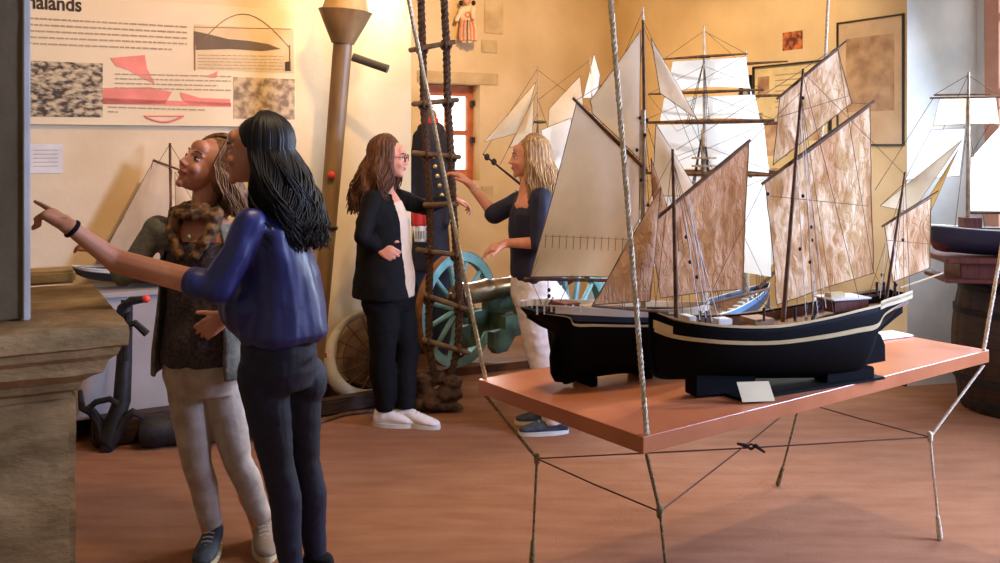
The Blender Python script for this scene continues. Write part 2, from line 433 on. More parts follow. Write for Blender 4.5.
for i in range(len(prof)-1):
    for k in range(4): fs.append((i*4+k, i*4+(k+1) % 4, (i+1)*4+(k+1) % 4, (i+1)*4+k))
fs += [(3, 2, 1, 0), tuple((len(prof)-1)*4+k for k in range(4))]
cb.add(vs, fs)
def rough(b, amp=.004, f=14):
    me = b.mesh('t'); bm = bmesh.new(); bm.from_mesh(me); bmesh.ops.triangulate(bm, faces=bm.faces[:])
    for _ in range(5):
        es = [e for e in bm.edges if e.calc_length() > .05]
        if not es: break
        bmesh.ops.subdivide_edges(bm, edges=es, cuts=1)
        bmesh.ops.triangulate(bm, faces=bm.faces[:])
    for v in bm.verts:
        v.co += noise.noise_vector(v.co*f)*amp
    bm.to_mesh(me); bm.free(); return me
link('capital', rough(cb), stone, pil, True, 30)
cp = cor-dB*.13+dA*.16
link('pedestal', rough(slab(cp, 1.1, .6, 0, .84, .02), .006), stone, pil, True, 30)
Zp = 950*.53/172.; pc = V(((26-500)/950*Zp, Zp, 0))
link('shaft', rough(slab(pc, 1.0, .42, 1.045, CE, .012), .002), mat('pillar_render', (122, 106, 80), .85, col2=(96, 82, 58), scale=3, detail=8, bump=.2, spec=.2), pil, True, 30)
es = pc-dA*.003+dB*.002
M().box((es.x, es.y, (1.05+CE)/2), (.020, .012, CE-1.05), (dB, dA, UP), bev=.003).build('light_rim_strip', mat('light_rim_pale', (206, 204, 200), .6), pil, False)  # pale strip stands for the light rim along the pillar's edge
bl = PH(76, 270, 1.1); bk = slab(V((bl.x, bl.y, 0)), .55, .16, 1.048, 1.10, .01)
link('raised_sill', rough(bk, .002), stone_pale, pil, True, 30)

# ================================================================== THE PANEL ON THE LEFT WALL
pz0, pz1 = 1.71, 2.43
sR = WA.s_of(294); sL = sR-2.05
panel = thing('exhibition_poster', 'large cream display panel with title, photographs and pink ship drawing', 'poster', WA.at((sR+sL)/2, 0.0, pz0))
def onwall(pl, s0, s1, z0, z1, w0, w1, name, m, parent, bev=0, smooth=False):
    c = pl.at((s0+s1)/2, (w0+w1)/2, (z0+z1)/2)
    return M().box(c, (s1-s0, abs(w1-w0), z1-z0), (pl.d3, pl.n, UP), bev=bev).build(name, m, parent, smooth)
onwall(WA, sL, sR, pz0, pz1, .012, .035, 'board', panelm, panel)
def pxrect(pl, x0, y0, x1, y1, w0, w1, name, m, parent):
    a = pl.pt(x0, y0, w1); b = pl.pt(x1, y1, w1)
    return onwall(pl, pl.s_of(x0, w1), pl.s_of(x1, w1), b.z, a.z, w0, w1, name, m, parent)
onwall(WA, WA.s_of(28), WA.s_of(102), WA.pt(65, 117, .037).z, WA.pt(65, 62, .037).z, .035, .037, 'photograph', photo1, panel)['label'] = 'dark photograph of a wooded river harbour'
hl = M()
for k in range(2):
    pass
onwall(WA, WA.s_of(193), WA.s_of(292), WA.pt(242, 71, .037).z, WA.pt(242, 27, .037).z, .035, .037, 'photograph', mat('sepia_sky', (216, 190, 140), .5, col2=(200, 172, 122), scale=5), panel)['label'] = 'sepia photograph of a bay under an arched bridge'
onwall(WA, WA.s_of(232), WA.s_of(293), WA.pt(262, 119, .037).z, WA.pt(262, 78, .037).z, .035, .037, 'photograph', photo2, panel)['label'] = 'faded photograph of moored boats'
hill = [WA.pt(x, y, .038) for x, y in [(194, 31), (208, 34), (228, 39), (250, 41), (268, 44), (281, 49), (262, 51), (230, 49), (194, 50)]]
M().prism(hill, WA.n*.001).build('hill', ink if False else mat('sepia_dark', (104, 82, 52), .6), panel, False)
arch = M().tube([WA.pt(196+94*i/16, 48-34*math.sin(PI*i/16), .0385) for i in range(17)], .0022, 4)
arch.tube([WA.pt(194, 27, .0385), WA.pt(292, 29, .0385)], .002, 4)
for x in (195, 290): arch.tube([WA.pt(x, 45, .0385), WA.pt(x, 70, .0385)], .004, 4)
arch.build('bridge', mat('sepia_line', (150, 122, 84), .6), panel, False)
M().prism([WA.pt(x, y, .038) for x, y in [(285, 62), (291, 61), (291, 71), (285, 71)]], WA.n*.001).build('stamp', ink, panel, False)
pk = M()
for poly in [[(110, 58), (145, 55), (147, 68), (155, 84), (142, 78), (128, 70), (116, 66)],
             [(103, 88), (150, 87), (172, 92), (165, 104), (103, 104)], [(180, 92), (200, 98), (230, 99), (231, 106), (190, 105), (182, 99)],
             [(103, 98), (231, 103), (231, 107), (103, 104)], [(205, 77), (218, 71), (216, 78)]]:
    pk.prism([WA.pt(x, y, .0365) for x, y in poly], WA.n*.0012)
pk.tube([WA.pt(146+36*i/10, 117+5*math.sin(PI*i/10), .038) for i in range(11)], .006, 5)
pk.tube([WA.pt(144+40*i/10, 116, .038) for i in range(11)], .004, 5)
pk.build('ship_drawing', pink, panel, False)
def textline(tx, x0, x1, y0, y1, h):
    x = x0
    while x < x1:
        w = random.uniform(3, 10); w = min(w, x1-x)
        ya = y0+(y1-y0)*(x-x0)/(x1-x0)
        a = WA.pt(x, ya, .038); b = WA.pt(x+w, ya+(y1-y0)*w/(x1-x0), .038)
        d = b-a; tx.box((a+b)/2, (d.length, .001, h), (d.normalized(), WA.n, UP)); x += w+1.2
    tx.build('text_line', inkp, panel, False)
for k in range(5): textline(M(), 28, 187 if k < 4 else 172, 18+k*6.3, 27+k*5.6, .009)
for k in range(4): textline(M(), 115, 231 if k != 2 else 218, 74+k*4.6, 76.5+k*4.6, .007)
textline(M(), 108, 205, 107, 110, .007)
textline(M(), 108, 118, 111.6, 112, .007)
for k in range(5): textline(M(), 198, 284, 55+k*3.2, 56.5+k*3.2, .005)
tcv = bpy.data.curves.new('title', 'FONT'); tcv.body = 'Chalands'; tcv.size = .112; tcv.offset = .0022; tcv.extrude = .0008; tcv.align_x = 'RIGHT'
to = bpy.data.objects.new('title_tmp', tcv); C.objects.link(to)
dg = bpy.context.evaluated_depsgraph_get(); dg.update()
tm = bpy.data.meshes.new_from_object(to.evaluated_get(dg)); bpy.data.objects.remove(to)
a = WA.pt(82, 11.5, .0375)
wdt = max(v.co.x for v in tm.vertices)-min(v.co.x for v in tm.vertices)
R = Matrix((( WA.d3.x, 0, WA.n.x, a.x), (WA.d3.y, 0, WA.n.y, a.y), (0, 1, 0, a.z), (0, 0, 0, 1)))
tm.transform(Matrix.Diagonal((.83, 1, 1, 1))); tm.transform(R); link('title', tm, ink, panel, False)
lb = thing('wall_label', 'small pale paper notice on the wall under the big panel', 'notice', WA.pt(45, 160))
pxrect(WA, 28, 144, 63, 173, .003, .006, 'sheet', paperw, lb)
b_ = M()
for k in range(5):
    a = WA.pt(33, 150+k*4, .0065); c = WA.pt(58, 150.3+k*4, .0065); b_.box((a+c)/2, ((c-a).length, .0006, .004), (WA.d3, WA.n, UP))
b_.build('print', inkp, lb, False)

# ================================================================== THE HANGING BOARD
Nn, Ll, Rr = V((.411, 2.728, .75)), V((-.079, 3.413, .75)), V((2.010, 3.903, .75))
Bb = Ll+Rr-Nn
bd = M().prism([Nn-UP*.05, Rr-UP*.05, Bb-UP*.05, Ll-UP*.05], UP*.05)
bo = bd.build('hanging_board', boardm, None, False)
bv = bo.modifiers.new('bevel', 'BEVEL'); bv.width = .0018; bv.segments = 2
tag(bo, 'orange-brown board slung from ropes carrying the two near model ships', 'platform')
ctr = (Nn+Bb)/2
kinks = {}
feet = {'N': V((.57, 3.15, 0)), 'L': V((.121, 3.60, 0)), 'R': V((1.773, 3.829, 0)), 'B': V((1.30, 4.44, 0))}
kn = {'N': V((.51, 3.03, .42)), 'L': V((.139, 3.58, .41)), 'R': V((1.72, 3.80, .424)), 'B': V((1.374, 4.35, .42))}
names = {'N': 'nearest to the camera, rising between the two ships', 'L': 'at the left corner of the board, passing before the rope ladder', 'R': 'at the right corner of the board, in front of the barrel', 'B': 'at the far corner of the board behind the sails'}
lowl = {'N': 'thin olive rope under the nearest corner of the board', 'L': 'thin olive rope under the left corner of the board', 'R': 'pale rope under the right corner of the board', 'B': 'short rope leg seen past the far side under the board'}
for k, p in (('N', Nn), ('L', Ll), ('R', Rr), ('B', Bb)):
    out = (p-ctr); out.z = 0; base = p-out*.025
    rise = CE-.75; top = base+out*(.235/1.23*rise)+UP*rise
    o = M().twist([base, top], .0085 if k != 'B' else .0085, lay=.05, step=.008).build('suspension_rope', rope_pale, None, True)
    tag(o, 'twisted pale rope '+names[k], 'rope', 'ropes that hang the board')
    o = M().twist([base-UP*.060, kn[k]], .0068, lay=.04, step=.01); o.twist([kn[k], feet[k]], .006, lay=.04, step=.01)
    o.capsule(kn[k]-UP*.012, kn[k]+UP*.012, .011)
    o.capsule(feet[k]+UP*.012, feet[k].lerp(kn[k], .22), .012, .009)
    o = o.build('tether_rope', rope_olive if k != 'R' else rope_pale, None, True)
    tag(o, lowl[k]+', tied down to the carpet', 'rope', 'ropes that tie the board to the floor')
for a, b, l in (('N', 'B', 'thin brown cord crossing under the board from the nearest rope to the far rope'), ('L', 'R', 'long thin brown cord crossing under the board from left rope to right rope'),
                ('L', 'N', 'thin cord tied between the left and the nearest ropes under the board'), ('R', 'B', 'thin cord tied between the right and the far ropes under the board')):
    tag(M().tube([kn[a], kn[a].lerp(kn[b], .5)-UP*.004, kn[b]], .0028, 6).build('tie_cord', cordm), l, 'cord', 'cords tied across under the board')
xm = kn['L'].lerp(kn['R'], .53)
kb = M()
for sx in (-.03, .03): kb.capsule(xm+V((sx*.6, 0, .004)), xm+V((sx*1.7, 0, .012 if sx < 0 else -.02)), .008, .005)
kb.torus(xm, .01, .004, V((1, 0, 0)), UP, 12, 6)
tag(kb.build('cord_knot', linedk), 'dark knot where the two cords cross beneath the board', 'knot')
# caption card
cc = PH(759, 403, .752)
ez_ = V((-.12, .62, .78)).normalized(); ex_ = V((.97, .24, 0)).normalized(); ex_ = (ex_-ez_*ex_.dot(ez_)).normalized()
card = M().box(cc+ez_*.0375+UP*.002, (.115, .002, .07), (ex_, ez_.cross(ex_), ez_))
tag(card.build('caption_card', mat('card_beige', (212, 196, 156), .7), None, False), 'small beige caption card leaning on the near hull', 'card')
fc = PH(890, 337, .753)
tag(M().box(fc+V((.0, .03, .003)), (.19, .12, .006), (V((.9, .43, 0)), V((-.43, .9, 0)), UP)).build('white_card', paperw, None, False), 'white card lying flat on the board behind the rudder', 'card')

# ================================================================== MODEL SHIPS
class Ship:
    def __init__(s, name, label, pl, z):
        s.pl = pl; s.root = thing(name, label, 'model ship', (pl.a.x, pl.a.y, z)); s.rig = M()
    def hull(s, st, m, bands=(), deckdrop=.02, full=.9, deckm=None, railm=None, name='hull', railr=.004, inner=None):
        """st: (pixel x, pixel y of sheer, pixel y of keel, half beam)"""
        pl = s.pl; n = len(st); K = 12; secs = []
        # refine stations with smooth interpolation
        def cr(a, b, c, d, t):
            return .5*((2*b)+(-a+c)*t+(2*a-5*b+4*c-d)*t*t+(-a+3*b-3*c+d)*t**3)
        rs = []
        for i in range(n-1):
            p0, p1, p2, p3 = st[max(i-1, 0)], st[i], st[i+1], st[min(i+2, n-1)]
            for k in range(4): rs.append(tuple(cr(p0[j], p1[j], p2[j], p3[j], k/4) for j in range(4)))
        rs.append(st[-1])
        s.sec = []
        for i, (px, ys, yk, b) in enumerate(rs):
            b = max(b, .004)
            t_ = pl.s_of(px); near = pl.at(t_, b, 0)
            # pixel height of the near rail: solve with the near rail's depth
            zs = H0-(ys-HOR)*(pl.a.y+t_*pl.d.y+pl.n.y*b)/F
            zk = H0-(yk-HOR)*(pl.a.y+t_*pl.d.y)/F
            zk = min(zk, zs-.006)
            s.sec.append((t_, zs, zk, b, i/(len(rs)-1)))
        def w(sec, t):
            t_, zs, zk, b, f = sec
            e = full+1.3*abs(2*f-1)**3
            return max(b*math.sin(PI/2*min(1, t**e)), min(.006, b))
        s.w = w
        vs = []; fs = []
        for sc_ in s.sec:
            row = []
            for k in range(K+1):
                t = k/K; z = sc_[2]+(sc_[1]-sc_[2])*t; row.append(pl.at(sc_[0], w(sc_, t), z))
            row2 = []
            for k in range(K, -1, -1):
                t = k/K; z = sc_[2]+(sc_[1]-sc_[2])*t; row2.append(pl.at(sc_[0], -w(sc_, t), z))
            vs += row+row2
        W = 2*(K+1)
        for i in range(len(s.sec)-1):
            for k in range(W-1):
                if k == K: continue
                fs.append((i*W+k, i*W+k+1, (i+1)*W+k+1, (i+1)*W+k))
            fs.append((i*W+W-1, i*W, (i+1)*W, (i+1)*W+W-1))
        e = len(s.sec)-1
        for i in (0, e): fs.append(tuple(i*W+k for k in range(W)))
        hm = M().add(vs, fs)
        ho = hm.build(name, m, s.root, True, 50)
        sol = ho.modifiers.new('thick', 'SOLIDIFY'); sol.thickness = .004; sol.offset = -1
        for (t0, t1, bm_, off, f0, f1, nm) in bands:
            idx = [sc_ for sc_ in s.sec if f0 <= sc_[4] <= f1]
            for sg in (1, -1):
                bb = M(); vs = []; fs = []
                for sc_ in idx:
                    for t, o in ((t0, .0005), (t0, off), (t1, off), (t1, .0005)):
                        z = sc_[2]+(sc_[1]-sc_[2])*t; vs.append(pl.at(sc_[0], sg*(w(sc_, min(t, 1))+o), z))
                for i in range(len(idx)-1):
                    for k in range(4): fs.append((i*4+k, i*4+(k+1) % 4, (i+1)*4+(k+1) % 4, (i+1)*4+k))
                fs += [(0, 1, 2, 3), tuple((len(idx)-1)*4+k for k in range(4))]
                bb.add(vs, fs).build(nm, bm_, s.root, True, 40)
        # deck
        vs = []; fs = []
        for sc_ in s.sec:
            z = sc_[1]-deckdrop; t = max(0, (z-sc_[2])/(sc_[1]-sc_[2])); ww = w(sc_, t)*.985
            for k in range(5): vs.append(pl.at(sc_[0], ww*(1-k/2), z+.004*(1-(1-k/2)**2)))
        for i in range(len(s.sec)-1):
            for k in range(4): fs.append((i*5+k, i*5+k+1, (i+1)*5+k+1, (i+1)*5+k))
        M().add(vs, fs).build('deck', deckm or wood, s.root, True)
        if railm:
            for sg in (1, -1): M().tube([pl.at(q[0], sg*q[3], q[1]) for q in s.sec], railr, 6).build('rail', railm, s.root, True)
        return ho
    def spar(s, a, b, r, r2=None, name='yard', m=None, wa=0, wb=None, mid=None):
        A = s.pl.pt(a[0], a[1], wa); B = s.pl.pt(b[0], b[1], wa if wb is None else wb)
        r2 = r*.6 if r2 is None else r2
        o = M().tube([A, A.lerp(B, .5), B], [r, (r+r2)/2 if mid is None else mid, r2], 10).build(name, m or spar, s.root)
        return A, B
    def sail(s, poly, m, w=0, belly=.03, n=22, crump=.004, name='sail', hollow=0, ropes=True, cf=14):
        """three or four pixel corners, in order round the sail"""
        pl = s.pl; p = [pl.pt(x, y, w if not isinstance(w, (list, tuple)) else w[i]) for i, (x, y) in enumerate(poly)]
        tri = len(p) == 3
        if tri: p = [p[0], p[0].lerp(p[1], .02), p[2].lerp(p[1], 1), p[2]] if False else [p[0], p[1], p[2], p[0].lerp(p[2], .5)]
        vs = []; fs = []
        for i in range(n+1):
            for j in range(n+1):
                u, v = i/n, j/n
                q = p[0].lerp(p[1], u).lerp(p[3].lerp(p[2], u), v)
                k = math.sin(PI*u)*math.sin(PI*v)
                nz = noise.noise(q*cf)+.6*noise.noise(q*cf*2.3+V((3, 1, 7)))+.35*noise.noise(V((q.x*cf*5, q.y*cf*5, q.z*cf)))
                e = min(1, 4*min(u, 1-u, v, 1-v)+.25)
                q = q+pl.n*(belly*k+crump*nz*e)
                if hollow:
                    cen = (p[0]+p[1]+p[2]+p[3])/4; ed = max(abs(2*u-1), abs(2*v-1))
                    q = q.lerp(cen, hollow*(1-max(abs(2*u-1)*abs(2*v-1), 0))*ed*ed)
                vs.append(q)
        for i in range(n):
            for j in range(n): fs.append((i*(n+1)+j, (i+1)*(n+1)+j, (i+1)*(n+1)+j+1, i*(n+1)+j+1))
        o = M().add(vs, fs).build(name, m, s.root, True, 180)
        if ropes:
            rb = M(); N1 = n+1
            for ed in ([vs[i*N1] for i in range(N1)], [vs[n*N1+j] for j in range(N1)], [vs[i*N1+n] for i in range(N1)], [vs[j] for j in range(N1)]):
                rb.tube(ed, .0016, 4, False)
            rb.build('boltrope', line, o)
        return o
    def ln(s, a, b, r=.0011, wa=0, wb=0, sag=0):
        A = s.pl.pt(a[0], a[1], wa); B = s.pl.pt(b[0], b[1], wb)
        s.rig.tube([A, A.lerp(B, .5)-UP*sag, B], r, 4, False)
    def shrouds(s, top, bots, wside, r=.001, ratl=0):
        L_ = []
        for sg in (1, -1):
            ls = []
            for b in bots:
                A = s.pl.pt(top[0], top[1]); B = s.pl.pt(b[0], b[1], 0)+s.pl.n*(sg*wside)
                s.rig.tube([A, B], r, 4, False); ls.append((A, B))
            for k in range(ratl):
                t = .2+.75*k/ratl; s.rig.tube([ls[0][0].lerp(ls[0][1], t), ls[-1][0].lerp(ls[-1][1], t)], r*.7, 3, False)
    def end(s, m=line):
        if s.rig.v: s.rig.build('rigging', m, s.root)
def blocks(s, pts, m, r=.007, w=.0):
    for (x, y) in pts: M().ell(s.pl.pt(x, y, w), (r, r*.7, r*1.25), nu=8, nv=6).build('pulley_block', m, s.root)

# ---- near lugger
FA = Plane((1.0, 3.30), 70)
fs_ = Ship('model_lugger', 'three-masted model lugger with black hull and crumpled tan sails, nearest on the board', FA, .75)
fs_.hull([(651.5, 312, 372, .004), (655, 314, 377, .022), (664, 319, 379, .055), (680, 323, 379, .085), (713, 327, 378.5, .108), (757, 327, 378, .118), (804, 319, 377.5, .116), (838, 311, 377, .106), (859, 306.5, 374, .094), (869, 303, 342, .084), (886, 298.5, 325, .07), (901.5, 294, 312.5, .052)], black,
         bands=[(.70, .765, cream, .003, .03, .99, 'rubbing_strake')], deckdrop=.035, full=.62, deckm=wood, railm=black, railr=.003)
# cream quarter board and bow board
def strip(sh, f0, f1, zt, zb, m, name, off=.003):
    idx = [q for q in sh.sec if f0 <= q[4] <= f1]
    for sg in (1, -1):
        b = M(); vs = []; fs = []
        for k in idx:
            ww = sh.w(k, 1)
            for z, o in ((zt, off), (zb, off), (zb, .0002 if off > 0 else -.0055), (zt, .0002 if off > 0 else -.0055)): vs.append(sh.pl.at(k[0], sg*(ww+o), k[1]+z))
        for i in range(len(idx)-1):
            for k in range(4): fs.append((i*4+k, i*4+(k+1) % 4, (i+1)*4+(k+1) % 4, (i+1)*4+k))
        fs += [(0, 1, 2, 3), tuple((len(idx)-1)*4+k for k in range(4))]
        b.add(vs, fs).build(name, m, sh.root, False)
strip(fs_, .74, 1.0, .014, -.014, cream, 'quarter_board')
strip(fs_, .02, .2, -.024, -.05, cream, 'bow_board', .002)
strip(fs_, .0, 1.0, .006, -.002, cream, 'rail_cap', .003)
strip(fs_, .02, .98, -.003, -.034, mat('bulwark_brown', (112, 74, 48), .6), 'inner_bulwark', -.007)
# rudder, keel shoe, stem
rp = [FA.pt(x, y, .006) for x, y in [(863, 336), (876, 331), (881, 335), (885, 345), (885.5, 361), (865, 365)]]
M().prism(rp, -FA.n*.012).build('rudder', black, fs_.root, False)
M().prism([FA.pt(x, y, .008) for x, y in [(857, 345), (865, 336), (866, 376), (857, 377)]], -FA.n*.016).build('sternpost', black, fs_.root, False)
M().prism([FA.pt(x, y, .006) for x, y in [(650, 309), (654, 309), (660, 345), (670, 378.5), (664, 379.5), (654, 374), (650.5, 350)]], -FA.n*.012).build('stem', black, fs_.root, False)
# cradle and base plate
a_, b_2, c_, d_ = [PH(x, y, .757) for x, y in [(742, 400), (885, 377.5), (845, 368), (692, 384)]]
M().prism([q-UP*.0065 for q in (a_, b_2, c_, d_)], UP*.0095).build('base_plate', black, fs_.root, False)
for x0, x1 in ((690, 750), (820, 868)):
    ta, tb_ = FA.s_of(x0), FA.s_of(x1); zz = .83 if x0 < 700 else .80
    M().box(FA.at((ta+tb_)/2, 0, (.757+zz)/2), (tb_-ta, .07, zz-.757), (FA.d3, FA.n, UP), bev=.004).build('cradle', black, fs_.root, False)
# deck fittings
fb = M(); t_ = FA.s_of(842)
fb.box(FA.pt(842, 304, .0)+UP*-.0, (.15, .1, .04), (FA.d3, FA.n, UP), bev=.003); fb.build('deck_house', redwood, fs_.root, False)
M().box(FA.pt(842, 297, .0), (.165, .115, .006), (FA.d3, FA.n, UP), bev=.002).build('house_roof', whitep, fs_.root, False)
M().box(FA.pt(835, 295, .0), (.07, .03, .02), (FA.d3, FA.n, UP), bev=.004).build('skylight', cream, fs_.root, False)
M().box(FA.pt(722, 321, .02), (.05, .05, .02), (FA.d3, FA.n, UP), bev=.002).build('hatch', whitep, fs_.root, False); M().box(FA.pt(688, 318, .0), (.03, .06, .02), (FA.d3, FA.n, UP), bev=.002).build('hatch', whitep, fs_.root, False)
fb = M(); fb.box(FA.pt(757, 320, .0), (.08, .09, .02), (FA.d3, FA.n, UP), bev=.002); fb.build('cargo_hatch', mat('hatch_wood', (150, 112, 78), .6), fs_.root, False)
for x in (700, 706, 764, 795, 806, 812, 877, 884, 895):
    y = 321 if x < 750 else 318 if x < 800 else 312 if x < 850 else 292
    for w_ in (-.06, .05): M().capsule(FA.pt(x, y+2, w_), FA.pt(x, y-9, w_), .004, .005, 6).build('belaying_post', linedk, fs_.root)
M().tube([FA.pt(812, 321, .03), FA.pt(818, 305, .03)], .006, 8).torus(FA.pt(818, 304, .03), .01, .003, FA.d3, UP, 12, 6).build('pump', iron, fs_.root)
# masts and yards
fs_.spar((676.5, 318), (672.6, 149), .0085, .005, 'mast', spar)
fs_.spar((783, 322), (803, 69), .0085, .004, 'mast', spar)
fs_.spar((886, 300), (905, 172), .0062, .0035, 'mast', spar)
fs_.spar((644, 229), (750, 140), .0055, .0045, wa=-.014, mid=.007)
fs_.spar((762, 184), (874, 101), .0055, .0045, wa=-.014, mid=.007)
fs_.spar((777, 99), (846, 41), .0045, .003, wa=-.012, mid=.006)
fs_.spar((882, 226.5), (938, 191), .004, .003, wa=-.011, mid=.005)
fs_.spar((900, 288), (943, 273), .004, .003, 'outrigger', cream)
fs_.spar((668, 312), (592, 306), .006, .004, 'bowsprit', spar, wa=.02)
# sails
fs_.sail([(661, 187), (592.5, 305), (650, 301)], sail_brown, w=[.0, .02, .05], belly=.02, crump=.007, cf=11)
fs_.sail([(647, 227), (749, 143), (743, 289), (661, 298)], sail_brown, w=[-.022, -.022, -.03, -.03], belly=-.02, crump=.011, hollow=.02, n=52)
fs_.sail([(765, 183), (870, 106), (874, 273), (777, 305)], sail_crump, w=[-.022, -.022, -.03, -.03], belly=-.02, crump=.016, hollow=.02, n=56)
fs_.sail([(780, 97), (838, 50), (852, 103), (773, 165)], sail_crump, w=[-.022, -.022, -.025, -.025], belly=-.015, crump=.009, n=40)
fs_.sail([(884.5, 226), (931, 198), (930, 268), (893, 282)], sail_crump, w=-.019, belly=-.012, crump=.006)
for a, b, w0, w1 in [((803, 70), (676, 150), 0, 0), ((673, 152), (655, 312), 0, 0), ((673, 155), (594, 305), 0, .02), ((803, 75), (860, 303), 0, .05), ((905, 176), (910, 294), 0, .02), ((749, 143), (803, 90), .03, 0), ((743, 289), (775, 312), .06, .05),
                 ((874, 273), (886, 294), .06, .03), ((930, 268), (941, 274), .02, 0), ((905, 175), (803, 72), 0, 0), ((846, 42), (803, 69), .03, 0), ((870, 104), (852, 103), .03, .03), ((764, 183), (700, 316), .03, .05), ((838, 52), (873, 270), .03, .05)]:
    fs_.ln(a, b, wa=w0, wb=w1)
fs_.shrouds((673, 160), [(688, 319), (697, 321), (706, 322)], .09)
fs_.shrouds((801, 92), [(795, 318), (805, 316), (815, 314)], .1)
fs_.shrouds((903, 188), [(880, 300), (892, 297)], .06)
fs_.end(line)
pr = M()
for a, b in [((688, 195), (706, 318)), ((690, 200), (712, 322)), ((683, 205), (700, 320)), ((800, 120), (818, 316)), ((803, 130), (826, 308)), ((797, 160), (806, 316)), ((886, 240), (880, 298)), ((893, 235), (899, 296)), ((689, 210), (720, 325)), ((815, 275), (812, 316)), ((700, 298), (722, 316))]:
    pr.tube([FA.pt(*a, .085), FA.pt(*b, .095)], .0013, 4, False)
pr.build('tackle', linew, fs_.root)
blocks(fs_, [(686, 237), (697, 277), (690, 262), (803, 98), (803, 196), (811, 227), (800, 249), (810, 262), (768, 194), (903, 240), (882, 275), (896, 285), (812, 240)], linedk, .0055, .075)
for (x0, y0, x1, y1) in [(770, 196, 868, 206), (776, 118, 848, 96), (886, 240, 930, 244)]:
    M().tube([FA.pt(x0+(x1-x0)*i/12, y0+(y1-y0)*i/12, -.008) for i in range(13)], .0011, 4, False).build('reef_line', line, fs_.root)

# ---- gaff cutter behind it
RA = Plane((.2, 3.30), 62)
rs_ = Ship('model_cutter', 'model gaff cutter with cream mainsail and blue-and-cream topsides, on the board behind the lugger', RA, .75)
rs_.hull([(527.5, 311.5, 318, .05), (540, 312, 326, .07), (556, 313, 338, .085), (561, 313.5, 381.5, .088), (580, 314.5, 379, .1), (610, 316, 374.5, .112), (640, 316, 372, .112), (665, 315, 369, .098), (685, 313, 367, .07), (700, 310.5, 364, .035), (708, 308, 358, .006)], black,
         bands=[(.90, 1.0, navyp, .001, .0, 1, 'blue_band'), (.83, .865, cream, .003, .06, .98, 'rubbing_strake')], deckdrop=.02, full=.5, deckm=cream)
bwk = M()
strip(rs_, 0, 1, .024, .019, whitep, 'rail_cap', .003)
strip(rs_, 0.12, 1, .02, -.004, mat('topside_cream', (204, 190, 164), .5), 'bulwark', .001)
for i in range(7):
    px = 529+i*6.2; M().box(RA.at(RA.s_of(px), .055+i*.006, rs_.sec[0][1]+.004), (.005, .005, .028), (RA.d3, RA.n, UP)).build('stanchion', whitep, rs_.root, False)
    M().box(RA.at(RA.s_of(px), -.055-i*.006, rs_.sec[0][1]+.004), (.005, .005, .028), (RA.d3, RA.n, UP)).build('stanchion', whitep, rs_.root, False)
M().prism([RA.pt(x, y, .006) for x, y in [(558, 330), (562, 330), (563, 382.5), (556, 382), (552, 374), (551, 358), (553, 345)]], -RA.n*.012).build('rudder', black, rs_.root, False)
for x in (585, 640, 690):
    M().box(RA.at(RA.s_of(x), 0, .7665), (.03, .12, .033), (RA.d3, RA.n, UP), bev=.003).build('cradle', black, rs_.root, False)
M().box(RA.pt(600, 309, 0), (.14, .08, .03), (RA.d3, RA.n, UP), bev=.003).build('skylight', spar_pale, rs_.root, False)
M().box(RA.pt(566, 306, 0), (.07, .09, .03), (RA.d3, RA.n, UP), bev=.003).build('deck_house', redwood, rs_.root, False)
M().tube([RA.pt(545, 312), RA.pt(552, 300)], .004, 6).build('tiller', spar, rs_.root)
rs_.spar((643.5, 318), (643, 110), .0115, .0095, 'mast', spar_pale)
rs_.spar((644.5, 128), (643, 20), .007, .005, 'topmast', spar)
rs_.spar((643, 20), (643, 7), .005, .002, 'mast_tip', whitep)
rs_.spar((573, 98), (647, 171), .0055, .007, 'gaff')
rs_.spar((524, 279), (642, 281), .005, .0075, 'boom')
rs_.spar((672, 313), (768, 289), .008, .005, 'bowsprit')
rs_.sail([(576.5, 103), (530, 277), (639.5, 278.5), (640, 166)], sail_cream, w=0, belly=.035, crump=.0025, n=26, cf=7, hollow=.02)
rs_.sail([(641, 30), (590, 101), (592, 113), (640, 160)], sail_cream, w=.012, belly=.02, crump=.003, cf=9, hollow=.03)
rs_.sail([(651, 38), (660, 93), (697, 119)], sail_cream, w=0, belly=.012, crump=.002)
rs_.sail([(656, 124), (652, 196), (700, 196)], sail_cream, w=.0, belly=.02, crump=.003)
rs_.sail([(651, 158), (654, 215), (668, 210)], sail_brown, w=.02, belly=.01, crump=.003)
for a, b in [((643, 20), (768, 288)), ((643, 25), (750, 293)), ((643, 112), (704, 308)), ((643, 10), (530, 278)), ((643, 60), (575, 101)), ((643, 115), (600, 125)), ((530, 278), (545, 311)), ((548, 279), (548, 311)), ((643, 118), (556, 311)),
             ((627, 144), (533, 276)), ((697, 119), (720, 308)), ((643, 30), (622, 313)), ((700, 196), (712, 306))]:
    rs_.ln(a, b)
rs_.shrouds((643, 116), [(628, 314), (640, 315), (652, 315)], .1, ratl=6)
rf = M()
for i in range(14):
    x = 546+i*7; 
    rf.bar(RA.pt(x, 234+i*.3, .035), RA.pt(x-1, 248+i*.3, .035), .001, n=4)
rf.tube([RA.pt(545+7.2*i, 236+.3*i, .034) for i in range(14)], .0008, 4, False)
rf.build('reef_points', line, rs_.root)
rs_.end(linedk)
blocks(rs_, [(647, 120), (640, 118), (549, 290), (549, 296), (637, 150), (645, 135), (641, 180), (648, 205), (640, 230)], linedk, .006, .02)

